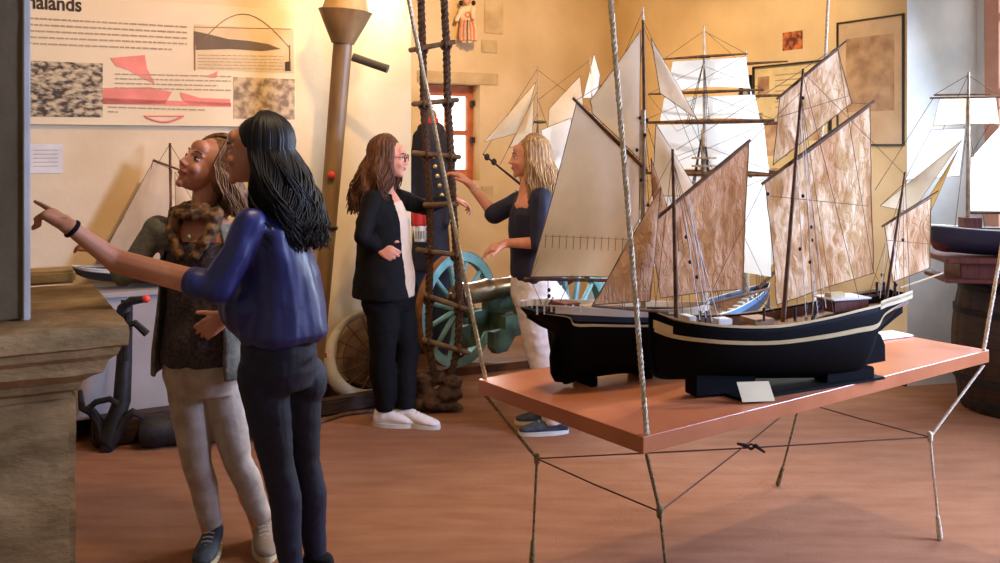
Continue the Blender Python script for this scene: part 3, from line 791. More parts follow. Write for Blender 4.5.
# ---- full-rigged ship on a stand further back
QA = Plane((1.235, 5.75), 38)
qs = Ship('model_square_rigger', 'model ship with bright white square sails and blue yellow-striped hull, beyond the board', QA, .47)
qs.hull([(625, 312, 345, .05), (640, 318, 370, .11), (670, 318, 380, .15), (704, 312, 372, .155), (735, 300, 350, .12), (758, 289, 330, .06), (769, 282.5, 310, .006)], bluep,
        bands=[(.62, .70, yellowp, .003, 0, 1, 'yellow_stripe'), (.9, 1.0, mat('light_blue_paint', (84, 130, 170), .5), .002, .0, 1, 'upper_strake')], deckdrop=.03, full=.6, railm=whitep)
for x in range(700, 764, 7):
    ysh = 314-(x-700)*.46
    t_ = QA.s_of(x, .1); M().box(QA.at(t_, .125-max(0, x-730)*.0026, QA.pt(x, ysh+9, .1).z), (.035, .04, .02), (QA.d3, QA.n, UP)).build('gunport', whitep, qs.root, False)
qn = QA.n
def yards(sh, px, tab, sc_=1, dx=0):
    for (y, hw, r) in tab:
        c = sh.pl.pt(px, y, .02)+sh.pl.d3*dx
        sh_y = M().tube([c-qn*hw, c, c+qn*hw], [r*.5, r, r*.5], 8); sh_y.build('yard', spar, sh.root)
def sqsail(sh, px, y0, y1, w0, w1, m, dx=0, belly=.06):
    a = sh.pl.pt(px, y0)+sh.pl.d3*dx; b = sh.pl.pt(px, y1)+sh.pl.d3*dx; n = 12; vs = []; fs = []
    for i in range(n+1):
        for j in range(n+1):
            u, v = i/n, j/n; ww = w0+(w1-w0)*v
            c = a.lerp(b, v)+qn*((2*u-1)*ww)-sh.pl.d3*(belly*math.sin(PI*u)*math.sin(PI*min(1, v*.9+.05)))*-1
            c.z += .02*math.sin(PI*u)*v
            c += sh.pl.d3*(.004*noise.noise(c*18)); vs.append(c)
    for i in range(n):
        for j in range(n): fs.append((i*(n+1)+j, (i+1)*(n+1)+j, (i+1)*(n+1)+j+1, i*(n+1)+j+1))
    M().add(vs, fs).build('square_sail', m, sh.root, True, 180)
kq = 5.75/F/abs(qn.x) if abs(qn.x) > .2 else .01
for dx in (0, .62):
    qs_t = QA.pt(704, 300)+QA.d3*dx
    mt = M(); b0 = QA.pt(704, 305)+QA.d3*dx; t0 = QA.pt(704, 130)+QA.d3*dx; t1 = QA.pt(704, 26)+QA.d3*dx
    if dx: t1.z -= .1
    mt.tube([b0, t0], [.022, .017], 10); mt.tube([t0-UP*.1+V((0, -.02, 0)), t1], [.013, .006], 8)
    mt.build('mast', spar_pale, qs.root)
    for y in (57, 120, 158, 166): M().box(QA.pt(704, y)+QA.d3*dx, (.09, .12 if y > 100 else .06, .012), (QA.d3, QA.n, UP)).build('mast_top', spar_pale, qs.root, False)
    yards(qs, 704, [(56.5, 36*kq, .010), (92, 49*kq, .011), (121.5, 57*kq, .014), (174, 60*kq, .015)], dx=dx)
    if not dx:
        sqsail(qs, 706, 59, 90, 31.5*kq, 35*kq, sail_white, dx=.03)
        sqsail(qs, 706, 96, 121, 39*kq, 43*kq, sail_white, dx=.03)
        sqsail(qs, 706, 124, 172, 46*kq, 50*kq, sail_white, dx=.03)
        sqsail(qs, 706, 177, 272, 50*kq, 52*kq, sail_white, dx=.03)
b1 = QA.pt(764, 287); b2 = b1+QA.d3*.45+UP*.16
M().tube([b1-QA.d3*.1, b2], [.014, .007], 8).build('bowsprit', spar, qs.root)
fm_t = QA.pt(704, 60)+QA.d3*.62
def trisail(sh, a, b, c, m, crump=.003):
    n = 10; vs = []; fs = []; d = a.lerp(c, .5)
    for i in range(n+1):
        for j in range(n+1):
            u, v = i/n, j/n; q = a.lerp(b, u).lerp(d.lerp(c, u), v)
            q = q+sh.pl.n*(.03*math.sin(PI*u)*math.sin(PI*v)+crump*noise.noise(q*16)); vs.append(q)
    for i in range(n):
        for j in range(n): fs.append((i*(n+1)+j, (i+1)*(n+1)+j, (i+1)*(n+1)+j+1, i*(n+1)+j+1))
    M().add(vs, fs).build('staysail', m, sh.root, True, 180)
trisail(qs, fm_t+QA.d3*.06-UP*.12, b1+UP*.12, b2+UP*.02, sail_white)
trisail(qs, fm_t+QA.d3*.04-UP*.4, b1-QA.d3*.08+UP*.08, b1+QA.d3*.1+UP*.1, sail_white)
R_ = qs.rig
top = QA.pt(704, 30)
for dx in (0, .62):
    for zt, zb, n_ in ((122, 306, 5), (60, 122, 3)):
        A = QA.pt(704, zt)+QA.d3*dx
        for sg in (-1, 1):
            ls = []
            for k in range(n_):
                Bq = QA.pt(704, zb)+QA.d3*(dx-.05-.03*k)+QA.n*(sg*(.15 if zb > 200 else .06)); R_.tube([A, Bq], .0018, 4, False); ls.append((A, Bq))
            for k in range(9): t = .2+.75*k/9; R_.tube([ls[0][0].lerp(ls[0][1], t), ls[-1][0].lerp(ls[-1][1], t)], .0013, 3, False)
for y, hw in ((57, 36), (92, 50), (121, 58), (172, 60)):
    for sg in (-1, 1):
        e = QA.pt(704, y)+qn*(sg*hw*kq); R_.tube([e, QA.pt(704, y-26)], .0013, 4, False)
        R_.tube([e, QA.pt(704, y+40)-QA.d3*.35], .0013, 4, False)
R_.tube([fm_t, b2], .0018, 4, False); R_.tube([fm_t-UP*.3, b1+QA.d3*.15+UP*.05], .0018, 4, False); R_.tube([top, fm_t], .0018, 4, False)
qs.end(linedk)
kz = min(k[2] for k in qs.sec)
st = thing('display_stand', 'low dark wooden stand beyond the board under the square-sailed model', 'stand', QA.at(.05, 0, 0))
tt = QA.at(.12, 0, 0)
M().box(tt+UP*(kz-.045), (.9, .4, .03), (QA.d3, QA.n, UP), bev=.004).build('top', dkwood, st, False)
for sx in (-.38, .38):
    for sy in (-.15, .15):
        M().box(tt+QA.d3*sx+QA.n*sy+UP*((kz-.06)/2), (.05, .05, kz-.06), (QA.d3, QA.n, UP)).build('leg', dkwood, st, False)
ck = M()
for sx in (-.25, .25): M().box(tt+QA.d3*sx+UP*(kz-.001), (.04, .2, .055), (QA.d3, QA.n, UP)).build('cradle', dkwood, qs.root, False)

# ---- pale schooner far back by the corner
GA = Plane((.30, 6.7), 76)
gs = Ship('model_schooner', 'pale-sailed model schooner far back, between the blonde visitor and the big mainsail', GA, 1.18)
gs.hull([(516, 190, 196, .02), (530, 192, 205, .07), (560, 194, 210, .1), (600, 193, 210, .1), (630, 190, 202, .06), (642, 187, 193, .01)], navyp, bands=[(.8, .95, whitep, .002, 0, 1, 'white_band')], railm=whitep)
gs.spar((538, 192), (537.5, 66), .012, .004, 'mast', spar_pale)
gs.spar((596, 192), (590, 57), .012, .004, 'mast', spar_pale)
gs.spar((524, 187), (483, 154), .010, .006, 'bowsprit', linedk)
gs.spar((551, 152), (578, 170), .006, .004)
M().ell(GA.pt(540, 122), (.05, .05, .012)).build('crosstree', greenp, gs.root)
gs.sail([(536, 82), (484, 142), (522, 132)], sail_dim, belly=.02, crump=.003)
gs.sail([(534, 98), (509, 148), (532, 140)], sail_dim, belly=.02, crump=.003, w=.03)
gs.sail([(580, 76), (549, 109), (546, 165), (585, 120)], sail_dim, belly=.02, w=0, crump=.005)
gs.sail([(594, 54), (583, 98), (597, 98), (600, 75)], sail_white, belly=.01, w=0, crump=.003)
gs.sail([(571, 118), (541, 130), (548, 180), (572, 178)], sail_white, belly=.02, w=.04, crump=.006)
gs.sail([(588, 112), (562, 178), (604, 182), (600, 120)], sail_dim, belly=.03, w=.05, crump=.005)
for a, b in [((538, 68), (483, 154)), ((538, 90), (500, 165)), ((538, 110), (515, 180)), ((590, 60), (538, 100)), ((538, 100), (570, 190)), ((590, 60), (640, 188)), ((538, 120), (528, 192)), ((538, 70), (590, 110))]: gs.ln(a, b, .0018)
blocks(gs, [(487, 157), (494, 162)], linedk, .02)
gs.end(line)
gp_ = thing('tall_plinth', 'tall pale plinth under the far pale-sailed schooner', 'plinth', GA.at(.35, 0, 0))
kz = min(k[2] for k in gs.sec)
gc = GA.at(GA.s_of(614), 0, 0)
M().box(gc+UP*((kz-.02)/2), (.3, .26, kz-.02), (GA.d3, GA.n, UP), bev=.006).build('body', plaster_white, gp_, False)
M().box(gc+UP*(kz-.011), (.36, .3, .02), (GA.d3, GA.n, UP), bev=.003).build('top', whitep, gp_, False)

# ---- ship on the barrel at right
BA = Plane((3.02, 5.62), 97)
bs = Ship('model_brig', 'navy-hulled model ship with sunlit pale sails on the barrel by the right window', BA, .95)
bs.hull([(930, 226, 240, .01), (936, 226, 250, .05), (960, 228.5, 253, .1), (985, 230.5, 255, .12), (1015, 231, 256, .12), (1040, 229, 254, .1), (1060, 225, 240, .05)], mat('navy_hull', (38, 42, 62), .4), bands=[(.0, .3, redwood, .002, 0, 1, 'red_underwater_band')], railm=whitep, deckdrop=.012, full=.5)
for x, y in ((968, 72), (1022, 66)):
    bs.spar((x, 228), (x+.5, y), .014, .006, 'mast', spar_pale)
M().box(BA.pt(970, 222.5), (.1, .1, .06), (BA.d3, BA.n, UP)).build('deck_house', redwood, bs.root, False)
bs.spar((932, 226), (905, 212), .009, .005, 'bowsprit', spar_pale)
bs.spar((934, 95), (990, 94), .006, .005); bs.spar((930, 98), (1000, 97), .006, .005, wa=.05)
bs.spar((968, 213), (1035, 213), .007, .006, 'boom')
bs.sail([(940, 97), (933, 126), (966, 124), (967, 97)], sail_dim, belly=.02)
bs.sail([(969, 97), (968, 124), (1000, 124), (996, 97)], sail_dim, belly=.02)
bs.sail([(931, 130), (905, 180), (960, 176), (966, 128)], sail_white, belly=.03, w=.03)
bs.sail([(1010, 115), (971, 158), (968, 211), (1016, 212)], sail_white, belly=.03)
bs.sail([(962, 140), (912, 212), (880, 206)], sail_dim, belly=.02, w=.06)
bs.sail([(958, 150), (926, 222), (918, 214)], mat('ochre_sail', (206, 160, 84), .8, trans=.4), belly=.01, w=.08)
for a, b in [((968, 75), (905, 212)), ((968, 75), (934, 95)), ((968, 75), (1000, 96)), ((968, 124), (880, 206)), ((968, 100), (1022, 150)), ((968, 120), (955, 226)), ((968, 120), (985, 228)), ((1022, 70), (968, 160)), ((934, 97), (875, 190)), ((968, 140), (888, 200))]: bs.ln(a, b, .002)
bs.end(line)
kzb = min(k[2] for k in bs.sec)
tb = BA.pt(1000, 262); 
sh = thing('boat_shelf', 'red-brown wooden shelf block between the barrel and the navy model ship', 'shelf', (tb.x, tb.y, kzb-.14))
M().box((tb.x+.0, tb.y, kzb-.015), (.72, .36, .03), (BA.d3, BA.n, UP), bev=.004).build('top', redwood, sh, False)
M().box((tb.x+.03, tb.y, kzb-.075), (.6, .28, .09), (BA.d3, BA.n, UP), bev=.004).build('block', redwood, sh, False)
M().box((tb.x+.0, tb.y, kzb-.13), (.74, .4, .02), (BA.d3, BA.n, UP), bev=.004).build('plinth', redwood, sh, False)
ZB = kzb-.14
bcx, bcy = 3.16, 5.76
br = thing('barrel', 'big dark wooden barrel in front of the right window', 'barrel', (bcx, bcy, 0))
prof = [(.33+.055*math.sin(PI*i/16), ZB*i/16) for i in range(17)]
vs = []; fs = []; n = 96
for r, h in prof:
    for j in range(n):
        a = 2*PI*j/n; g = -.006 if j % 4 == 0 else 0; vs.append((bcx+(r+g)*math.cos(a), bcy+(r+g)*math.sin(a), h))
for i in range(16):
    for j in range(n): fs.append((i*n+j, i*n+(j+1) % n, (i+1)*n+(j+1) % n, (i+1)*n+j))
fs += [tuple(range(n-1, -1, -1)), tuple(16*n+j for j in range(n))]
M().add(vs, fs).build('staves', dkwood, br, True, 20)
for t in (.07, .25, .75, .93):
    r = .333+.055*math.sin(PI*t)
    M().lathe([(r, ZB*t-.02), (r+.005, ZB*t-.018), (r+.005, ZB*t+.018), (r, ZB*t+.02)], (bcx, bcy, 0), n=48).build('hoop', iron, br)

# ================================================================== PICTURES ON THE RIGHT WALL
WD = Plane((K1.x, K1.y), math.degrees(math.atan2(nd.x, nd.y)))
if WD.n.y > 0: WD.n = -WD.n
def sgn(pl, px, py, w): return pl.pt(px, py, w)
def framed(x0, x1, yt, yb, fr, label, cat, name, facem, inner=None, framec=framem, depth=.03):
    """yt, yb: pixel heights at x0"""
    s0, s1 = WD.s_of(x0), WD.s_of(x1); 
    if s0 > s1: s0, s1 = s1, s0
    Zr = WD.pt(x0, 100).y; z1 = H0-(yt-HOR)*Zr/F; z0 = H0-(yb-HOR)*Zr/F
    t = thing(name, label, cat, WD.at((s0+s1)/2, 0, z0))
    onwall(WD, s0+fr, s1-fr, z0+fr, z1-fr, .004, depth*.5, 'sheet', facem, t)
    if fr > 0:
        f = M()
        for (u0, u1, v0, v1) in ((s0, s1, z0, z0+fr), (s0, s1, z1-fr, z1), (s0, s0+fr, z0, z1), (s1-fr, s1, z0, z1)):
            f.box(WD.at((u0+u1)/2, depth/2+.002, (v0+v1)/2), (u1-u0, depth, v1-v0), (WD.d3, WD.n, UP))
        f.build('frame', framec, t, False)
    return t, s0, s1, z0, z1
t, s0, s1, z0, z1 = framed(838, 905, 23, 146, .012, 'large framed ship print with pale mount by the right window', 'picture', 'framed_print', mountm, depth=.016)
onwall(WD, s0+(s1-s0)*.14, s1-(s1-s0)*.14, z0+(z1-z0)*.27, z1-(z1-z0)*.14, .009, .010, 'print', photo3, t)
gl = bpy.data.materials.new('picture_glass'); gl.use_nodes = True
nt = gl.node_tree; g1 = nt.nodes.new('ShaderNodeBsdfGlossy'); g1.inputs['Roughness'].default_value = .12; g2 = nt.nodes.new('ShaderNodeBsdfTransparent'); mx = nt.nodes.new('ShaderNodeMixShader'); mx.inputs[0].default_value = .1
nt.links.new(g2.outputs[0], mx.inputs[1]); nt.links.new(g1.outputs[0], mx.inputs[2]); nt.links.new(mx.outputs[0], nt.nodes['Material Output'].inputs['Surface'])
onwall(WD, s0+.012, s1-.012, z0+.012, z1-.012, .012, .014, 'glass', gl, t)
t, s0, s1, z0, z1 = framed(755, 832, 67, 215, .013, 'framed yellow display board with text and small pictures, behind the lugger', 'poster', 'framed_display_board', paper)
W_ = s1-s0; H_ = z1-z0
for (u, v, w_, h_, m_) in [(.06, .80, .16, .13, photo3), (.04, .52, .09, .17, photo1), (.16, .40, .3, .22, photo3), (.2, .12, .3, .2, photo2), (.62, .5, .28, .2, photo3)]:
    onwall(WD, s0+W_*u, s0+W_*(u+w_), z0+H_*v, z0+H_*(v+h_), .0152, .017, 'picture', m_, t)
b = M()
for i in range(7):
    ww = random.uniform(.3, .5); b.box(WD.at(s0+W_*(.3+ww/2), .0156, z0+H_*(.93-i*.035)), (W_*ww, .001, .009), (WD.d3, WD.n, UP))
b.build('text_lines', inkp, t, False)
onwall(WD, s0+W_*.03, s0+W_*.12, z0+H_*.28, z0+H_*.42, .0152, .018, 'red_square', redp, t)
framed(742, 753, 76, 215, .025, 'narrow dark framed picture left of the yellow display board', 'picture', 'narrow_picture', photo3)
t, s0, s1, z0, z1 = framed(783, 803, 33, 51, .0, 'small unframed red and orange photograph high above the display board', 'picture', 'small_photograph', photo4, depth=.01)

# ================================================================== PUMP, HANDLE
pt_, pb_ = P(343, 30, 5.55), P(316, 402, 5.72); pb_ = V((pb_.x, 5.62, 0.0))
pt_ = P(343, 42, 5.55)
pm = thing('pump_column', 'tall leaning brass-brown pump tube with a flared funnel top', 'pump', pb_)
ax = (pt_-pb_).normalized(); ex = ax.orthogonal().normalized(); ey = ax.cross(ex)
Lp = (pt_-pb_).length
M().lathe([(.040, 0), (.042, .3), (.047, .9), (.052, 1.4), (.056, Lp)], pb_, (ex, ey, ax), 24, True).build('tube', brassold, pm)
M().lathe([(.066, Lp-.01), (.075, Lp+.01), (.12, Lp+.1), (.152, Lp+.17), (.158, Lp+.18), (.15, Lp+.185), (.10, Lp+.1), (.06, Lp+.02)], pb_, (ex, ey, ax), 32).build('funnel', brassold, pm)
M().lathe([(.135, Lp+.185), (.12, Lp+.25), (.10, Lp+.34), (.09, Lp+.5), (.09, Lp+.8)], pb_, (ex, ey, ax), 24, True).build('upper_collar', stone_pale, pm)
M().lathe([(.045, Lp*.5), (.058, Lp*.5+.005), (.058, Lp*.5+.02), (.045, Lp*.5+.025)], pb_, (ex, ey, ax), 24).build('ring', iron, pm)
rd = P(331.5, 175, 5.50); M().ell(rd, (.022, .012, .022)).build('red_mark', redp, pm)
bkp = M().box(P(322, 204, 5.6)+V((.03, 0, 0)), (.09, .02, .05)); bkp.build('bracket', iron, pm, False)
hp = WA.pt(353, 58, 0); hq = P(386, 69, 5.75)
h0 = WA.pt(356, 60, -.02)
tag(M().tube([P(353, 57, 5.62), P(388, 69, 5.60)], .026, 14).build('dark_rod', mat('rod_grey', (74, 70, 58), .5)), 'short dark rod jutting from the wall right of the funnel', 'rod')
wt = WA.s_of(370); 
# ================================================================== ROPE LADDER
ZL = 5.75
lad = thing('rope_ladder', 'tarred shroud ladder with wooden rungs hanging before the cannon', 'rope ladder', P(441, 400, ZL))
lp = [P(x, y, ZL) for x, y in [(418, -143), (421, 0), (423, 60), (424, 110), (427, 160), (430, 205), (430, 251), (429, 300), (429, 345), (436, 385)]]
rp_ = [P(x, y, ZL) for x, y in [(441, -143), (444, 0), (446.5, 46), (447.5, 100), (451, 154), (453, 203), (456, 250), (460, 300), (458, 345), (449, 385)]]
for pts in (lp, rp_):
    M().twist(pts, .0255, lay=.11, step=.02, n=6).build('side_rope', rope_dark, lad)
rung_m = mat('rung_wood', (132, 102, 72), .6, col2=(92, 70, 48), scale=20)
for (x0, y0, x1, y1) in [(411, 50, 454, 42), (414, 104, 457, 100), (414, 153, 459, 157), (425, 205, 457, 204), (418, 250, 456, 255), (426, 296, 466, 309), (424, 340, 468, 353)]:
    M().capsule(P(x0, y0, ZL-.03), P(x1, y1, ZL-.03), .017, .015).build('rung', rung_m, lad)
for (x0, y0, x1, y1) in [(422, 48, 446, 43), (424, 103, 448, 101), (427, 154, 451, 156), (430, 250, 456, 254), (429, 298, 460, 306), (429, 343, 459, 350)]:
    for x, y in ((x0, y0), (x1, y1)):
        lz = M()
        lz.torus(P(x, y, ZL-.02), .03, .009, V((0, 1, 0)), UP, 14, 6); lz.torus(P(x, y+2, ZL-.02), .03, .009, V((1, 0, 0)), UP, 14, 6)
        lz.build('lashing', rope_dark, lad)
# gnarled root / block at its foot
rt = M(); base = P(434, 392, 5.72)
for i in range(26):
    a = random.uniform(0, 2*PI); q = base+V((random.uniform(-.1, .12), random.uniform(-.06, .08), random.uniform(-.13, .1)))
    q.z = max(q.z, .05); rt.ell(q, (random.uniform(.03, .07), random.uniform(.03, .06), random.uniform(.03, .05)))
for i in range(6):
    q = base+V((random.uniform(-.2, .12), random.uniform(-.05, .03), 0)); q.z = .035
    rt.capsule(q, q+V((random.uniform(-.12, .12), -.02, 0)), .03, .018)
me = fuse(rt, .009, 2, .012, 26)
tag(link('gnarled_root', me, barkm), 'gnarled brown wooden lump on the floor at the foot of the rope ladder', 'wood')

# ================================================================== PLATFORM AND CANNON
pf = V((-.62, 6.42, 0)); pd = V((.9, .436, 0)).normalized(); pn = V((-pd.y, pd.x, 0))
struct('trim_9', M().prism([pf+UP*0, pf+pd*2.1, pf+pd*2.1+pn*1.35, pf+pn*1.35], UP*.055), plank, label='low brown wooden floor step under the cannon')
cdir = V((.62, .785, 0)).normalized(); cn = V((cdir.y, -cdir.x, 0))       # barrel axis, normal toward camera right
wc = P(458, 314, 6.62); wr_ = .40; wc.z = .055+wr_+.003
can = thing('field_cannon', 'bronze cannon on green spoked wheels behind the rope ladder', 'cannon', (wc.x+cn.x*.45, wc.y+cn.y*.45, .055))
def wheel(c):
    r = M()
    n = 48
    pr = [(wr_, -.03), (wr_, .03), (wr_-.065, .025), (wr_-.065, -.025)]
    vs = []; fs = []
    for i in range(n):
        a = 2*PI*i/n; rd = cdir*math.cos(a)+UP*math.sin(a)
        for q, h in pr: vs.append(c+rd*q+cn*h)
    for i in range(n):
        for k in range(4): j = (i+1) % n; fs.append((i*4+k, i*4+(k+1) % 4, j*4+(k+1) % 4, j*4+k))
    w_ = r.add(vs, fs).build('wheel', green_lit, can, True, 30)
    t = M(); vs = []; fs = []; pr = [(wr_+.003, -.031), (wr_+.003, .031), (wr_-.001, .031), (wr_-.001, -.031)]
    for i in range(n):
        a = 2*PI*i/n; rd = cdir*math.cos(a)+UP*math.sin(a)
        for q, h in pr: vs.append(c+rd*q+cn*h)
    for i in range(n):
        for k in range(4): j = (i+1) % n; fs.append((i*4+k, i*4+(k+1) % 4, j*4+(k+1) % 4, j*4+k))
    t.add(vs, fs).build('tyre', tread_lit, w_, True, 30)
    s_ = M()
    for i in range(12):
        a = 2*PI*(i+.5)/12; rd = cdir*math.cos(a)+UP*math.sin(a)
        s_.tube([c+rd*.05, c+rd*(wr_-.06)], [.02, .016], 8)
    s_.build('spokes', green_lit, w_)
    M().lathe([(.02, -.12), (.05, -.1), (.062, -.03), (.062, .03), (.048, .12), (.03, .13)], c, (cdir, UP, cn), 20, True).build('hub', greenp, w_)
wheel(wc); c2 = wc+cn*.95; wheel(c2)
M().tube([wc-cn*.1, c2+cn*.1], .03, 10).build('axle', greenp, can)
mid = wc+cn*.475
for sg in (-.13, .13):
    o_ = mid+cn*sg
    poly = [o_+cdir*x+UP*z for x, z in [(-.42, -.12), (-.42, -.02), (-.30, -.02), (-.30, .06), (-.16, .06), (-.16, .15), (.34, .15), (.40, .08), (.40, -.16), (.2, -.16), (.1, -.08), (-.2, -.08), (-.28, -.16), (-.38, -.16)]]
    M().prism(poly, cn*.05).build('cheek', greenp, can, False)
M().box(mid-cdir*.0-UP*.02, (.3, .26, .12), (cdir, cn, UP), bev=.01).build('bed', greenp, can, False)
bz = mid+UP*.205
k_ = .78
tl = [(.0, -.64), (.035, -.63), (.035, -.6), (.02, -.585), (.03, -.57), (.09, -.56), (.1, -.53), (.1, -.5), (.088, -.49), (.088, -.3), (.096, -.29), (.096, -.26), (.084, -.25), (.078, 0), (.088, .01), (.088, .05), (.076, .06), (.062, .5), (.07, .52), (.082, .6), (.086, .64), (.08, .67), (.045, .67), (.043, .4), (.0, .4)]
tl = [(r_*k_, h_) for r_, h_ in tl]
M().lathe(tl, bz, (cn, UP, cdir), 28).build('barrel', bronze, can)
M().tube([bz-cn*.16, bz+cn*.16], .035, 12).build('trunnion', bronze, can)
M().box(mid+cdir*.3+cn*.1-UP*.08, (.22, .3, .22), (cdir, cn, UP), bev=.02).build('ammunition_box', greenp, can, False)

# ---- brown/green wall bits: mannequin in uniform
mz = 7.1
mq = thing('uniform_mannequin', 'headless mannequin in navy uniform with a row of brass buttons behind the ladder', 'mannequin', (P(431, 300, mz).x, mz, 0))
def vz(x, y, dz=0): return P(x, y, mz+dz)
EX, EY = V((1, 0, 0)), V((0, 1, 0))
b = M()
cx = vz(431, 0).x
def hz(y): return H0-(y-HOR)*mz/F
b.rings([(V((cx, mz, hz(y))), EX, EY, a, d) for y, a, d in [(270, .15, .12), (240, .14, .12), (210, .125, .115), (180, .13, .12), (150, .12, .12), (132, .10, .10), (126, .10, .07), (122, .055, .055)]], 24)
for sg in (-1, 1): b.capsule((cx+sg*.09, mz, hz(137)), (cx+sg*.12, mz-.02, hz(180)), .05, .045).capsule((cx+sg*.12, mz-.02, hz(180)), (cx+sg*.11, mz-.06, hz(222)), .045, .04)
link('coat', fuse(b, .012, 4, .006, 9), navyc, mq)
M().lathe([(.05, 0), (.058, .02), (.055, .05), (.048, .06)], (cx, mz, hz(126))).build('collar', redm, mq)
M().lathe([(.04, 0), (.045, .04), (.035, .07), (.012, .09), (.02, .11)], (cx, mz, hz(121)), cap=True).build('neck_block', wood, mq)
b = M()
for sg in (-1, 1): b.tube([(cx+sg*.075, mz, hz(266)), (cx+sg*.08, mz, .04)], [.085, .075], 16)
b.build('trousers', mat('dark_blue_trousers', (28, 40, 76), .7, col2=(18, 24, 46), scale=10), mq)
for k in range(5):
    for sg in (0,):
        x = 433+k*2.2; y = 157+k*9.5
        M().ell(vz(x, y, -.135), (.017, .012, .017)).build('button', brassm, mq)
M().box((cx, mz, .02), (.45, .4, .04)).build('base', dkwood, mq, False)
fl = thing('red_white_flag', 'small red and white flag hanging against the dark uniform', 'flag', vz(417, 224, -.22))
b = M(); a1, a2 = vz(411, 208, -.2), vz(425, 208, -.2)
def cloth(x0, x1, y0, y1, m, nm):
    n = 8; vs = []; fs = []
    for i in range(n+1):
        for j in range(n+1):
            u, v = i/n, j/n; q = vz(x0+(x1-x0)*u+v*1.5, y0+(y1-y0)*v, -.2+.01*math.sin(u*9+v)); vs.append(q)
    for i in range(n):
        for j in range(n): fs.append((i*(n+1)+j, (i+1)*(n+1)+j, (i+1)*(n+1)+j+1, i*(n+1)+j+1))
    o = M().add(vs, fs).build(nm, m, fl); s_ = o.modifiers.new('t', 'SOLIDIFY'); s_.thickness = .003
cloth(411, 425, 208, 226, redm, 'red_field'); cloth(413, 426.5, 226, 242, whitep, 'white_field')
b = M()
for k in range(4):
    x = 416+k*2.6; b.bar(vz(x, 231, -.215), vz(x, 239, -.215), .003, n=5)
b.build('blue_mark', navyp, fl)

# ---- costume figure hanging above the window
zf = WC.pt(467, 20).y-.12
fg = thing('costume_figure', 'small hanging figure in white robe with pink stripes above the window', 'figurine', P(467, 44, zf))
fc_ = P(467, 20, zf); k1 = zf/F
b = M(); b.rings([(P(467.5+dx, y, zf), EX, EY, a*k1, a*k1*.6) for y, a, dx in [(41, 9.5, .5), (30, 9, .5), (18, 7, 0), (10, 6.5, 0), (6, 4, 0)]], 20)
b.capsule(P(462, 9, zf-.02), P(457, 20, zf-.04), 2.6*k1, 2.2*k1); b.capsule(P(473, 9, zf-.02), P(473, 18, zf-.07), 2.6*k1, 2.2*k1)
link('robe', fuse(b, .007, 3, .004, 30), creamc, fg)
M().ell(P(467, 0, zf), (4*k1, 4*k1, 4.6*k1)).build('head', skin_w, fg)
for x in (461, 473.5): M().ell(P(x, 3, zf), (2.2*k1, 2*k1, 2.6*k1)).build('hair_bunch', hair_black, fg)
for i, x in enumerate((460.5, 464, 467.5, 471, 474.5)):
    M().tube([P(467.5+(x-467.5)*.75, 20, zf-5.2*k1), P(x, 30, zf-6*k1), P(x, 40, zf-6.4*k1)], .9*k1, 6).build('stripe', pink if i != 2 else mat('grey_stripe', (110, 104, 110), .7), fg)
M().torus(P(468, 14.5, zf-5*k1), 2.4*k1, .8*k1, EX, UP, 16, 6).build('rosette', pink, fg)
for x in (464, 470): M().ell(P(x, 42, zf-.02), (2.3*k1, 2.6*k1, 1.6*k1)).build('foot', creamc, fg)
M().bar(P(467, -5, zf), P(467, -30, zf+.11), .003).build('hanging_wire', iron, fg)

# ================================================================== RING TRAP, BEAMS, ANCHOR
rc = P(369, 352, 5.88); rc.z = .31
rg = thing('hooped_trap', 'round net trap with thick pale hoop, behind the woman with glasses', 'trap', (rc.x, 6.0, 0))
tz = V((0, .14, 1)).normalized(); tx_ = V((.88, .475, 0)).normalized(); tn = tx_.cross(tz)
M().torus(rc, .255, lambda a: .024+.018*max(0, math.cos(a-math.radians(225))), tx_, tz, 56, 12).build('hoop', mat('pale_hoop', (196, 188, 172), .6, col2=(158, 146, 124), scale=6, bump=.3), rg)
nb = M()
for i in range(14):
    a = 2*PI*i/14; p0 = rc+(tx_*math.cos(a)+tz*math.sin(a))*.24; nb.tube([p0, rc+tn*-.0+V((.03, .14, -.07))], .004, 5)
for r, d in ((.18, .05), (.11, .09), (.05, .12)): nb.torus(rc+V((.03, .14, -.07))*(1-r/.24), r, .003, tx_, tz, 30, 5)
nb.build('netting', mat('net_twine', (120, 78, 44), .9), rg)
cv = M().lathe([(.24, 0), (.17, .03), (.0, .05)], rc+V((0, .17, 0)), (tx_, tz, tn), 30); cv.build('back_cloth', mat('brown_canvas', (150, 120, 88), .9, col2=(110, 84, 60), scale=9), rg)
bp = M()
a, b = PH(262, 418, .05), PH(404, 393, .05)
d = (b-a).normalized(); 
tag(M().box((a+b)/2+UP*.0, ((b-a).length, .09, .09), (d, V((-d.y, d.x, 0)), UP), bev=.012).build('floor_beam', dkwood), 'long dark timber lying on the carpet behind the woman with glasses', 'timber')
p1, p2 = PH(298, 418, .03), PH(400, 411, .03)
tag(M().tube([PH(300, 428, .012), PH(345, 414, .012), PH(392, 409, .012)], .012, 8).build('floor_pole', spar), 'thin pole lying on the carpet in front of the dark timber', 'pole')
a = PH(96, 428, .12); 
dbk = WA.d3
o_ = WA.at(WA.s_of(85), .36, 0); p_ = WA.at(WA.s_of(225), .36, 0)
ql = p_-o_
tag(M().box((o_+p_)/2+UP*.09, (ql.length, .12, .15), (dbk, WA.n, UP), bev=.01).add([], []).build('low_beam', dkwood), 'heavy dark beam along the foot of the wall behind the two near visitors', 'timber')
bpy.data.objects['low_beam'].location.z = -.01
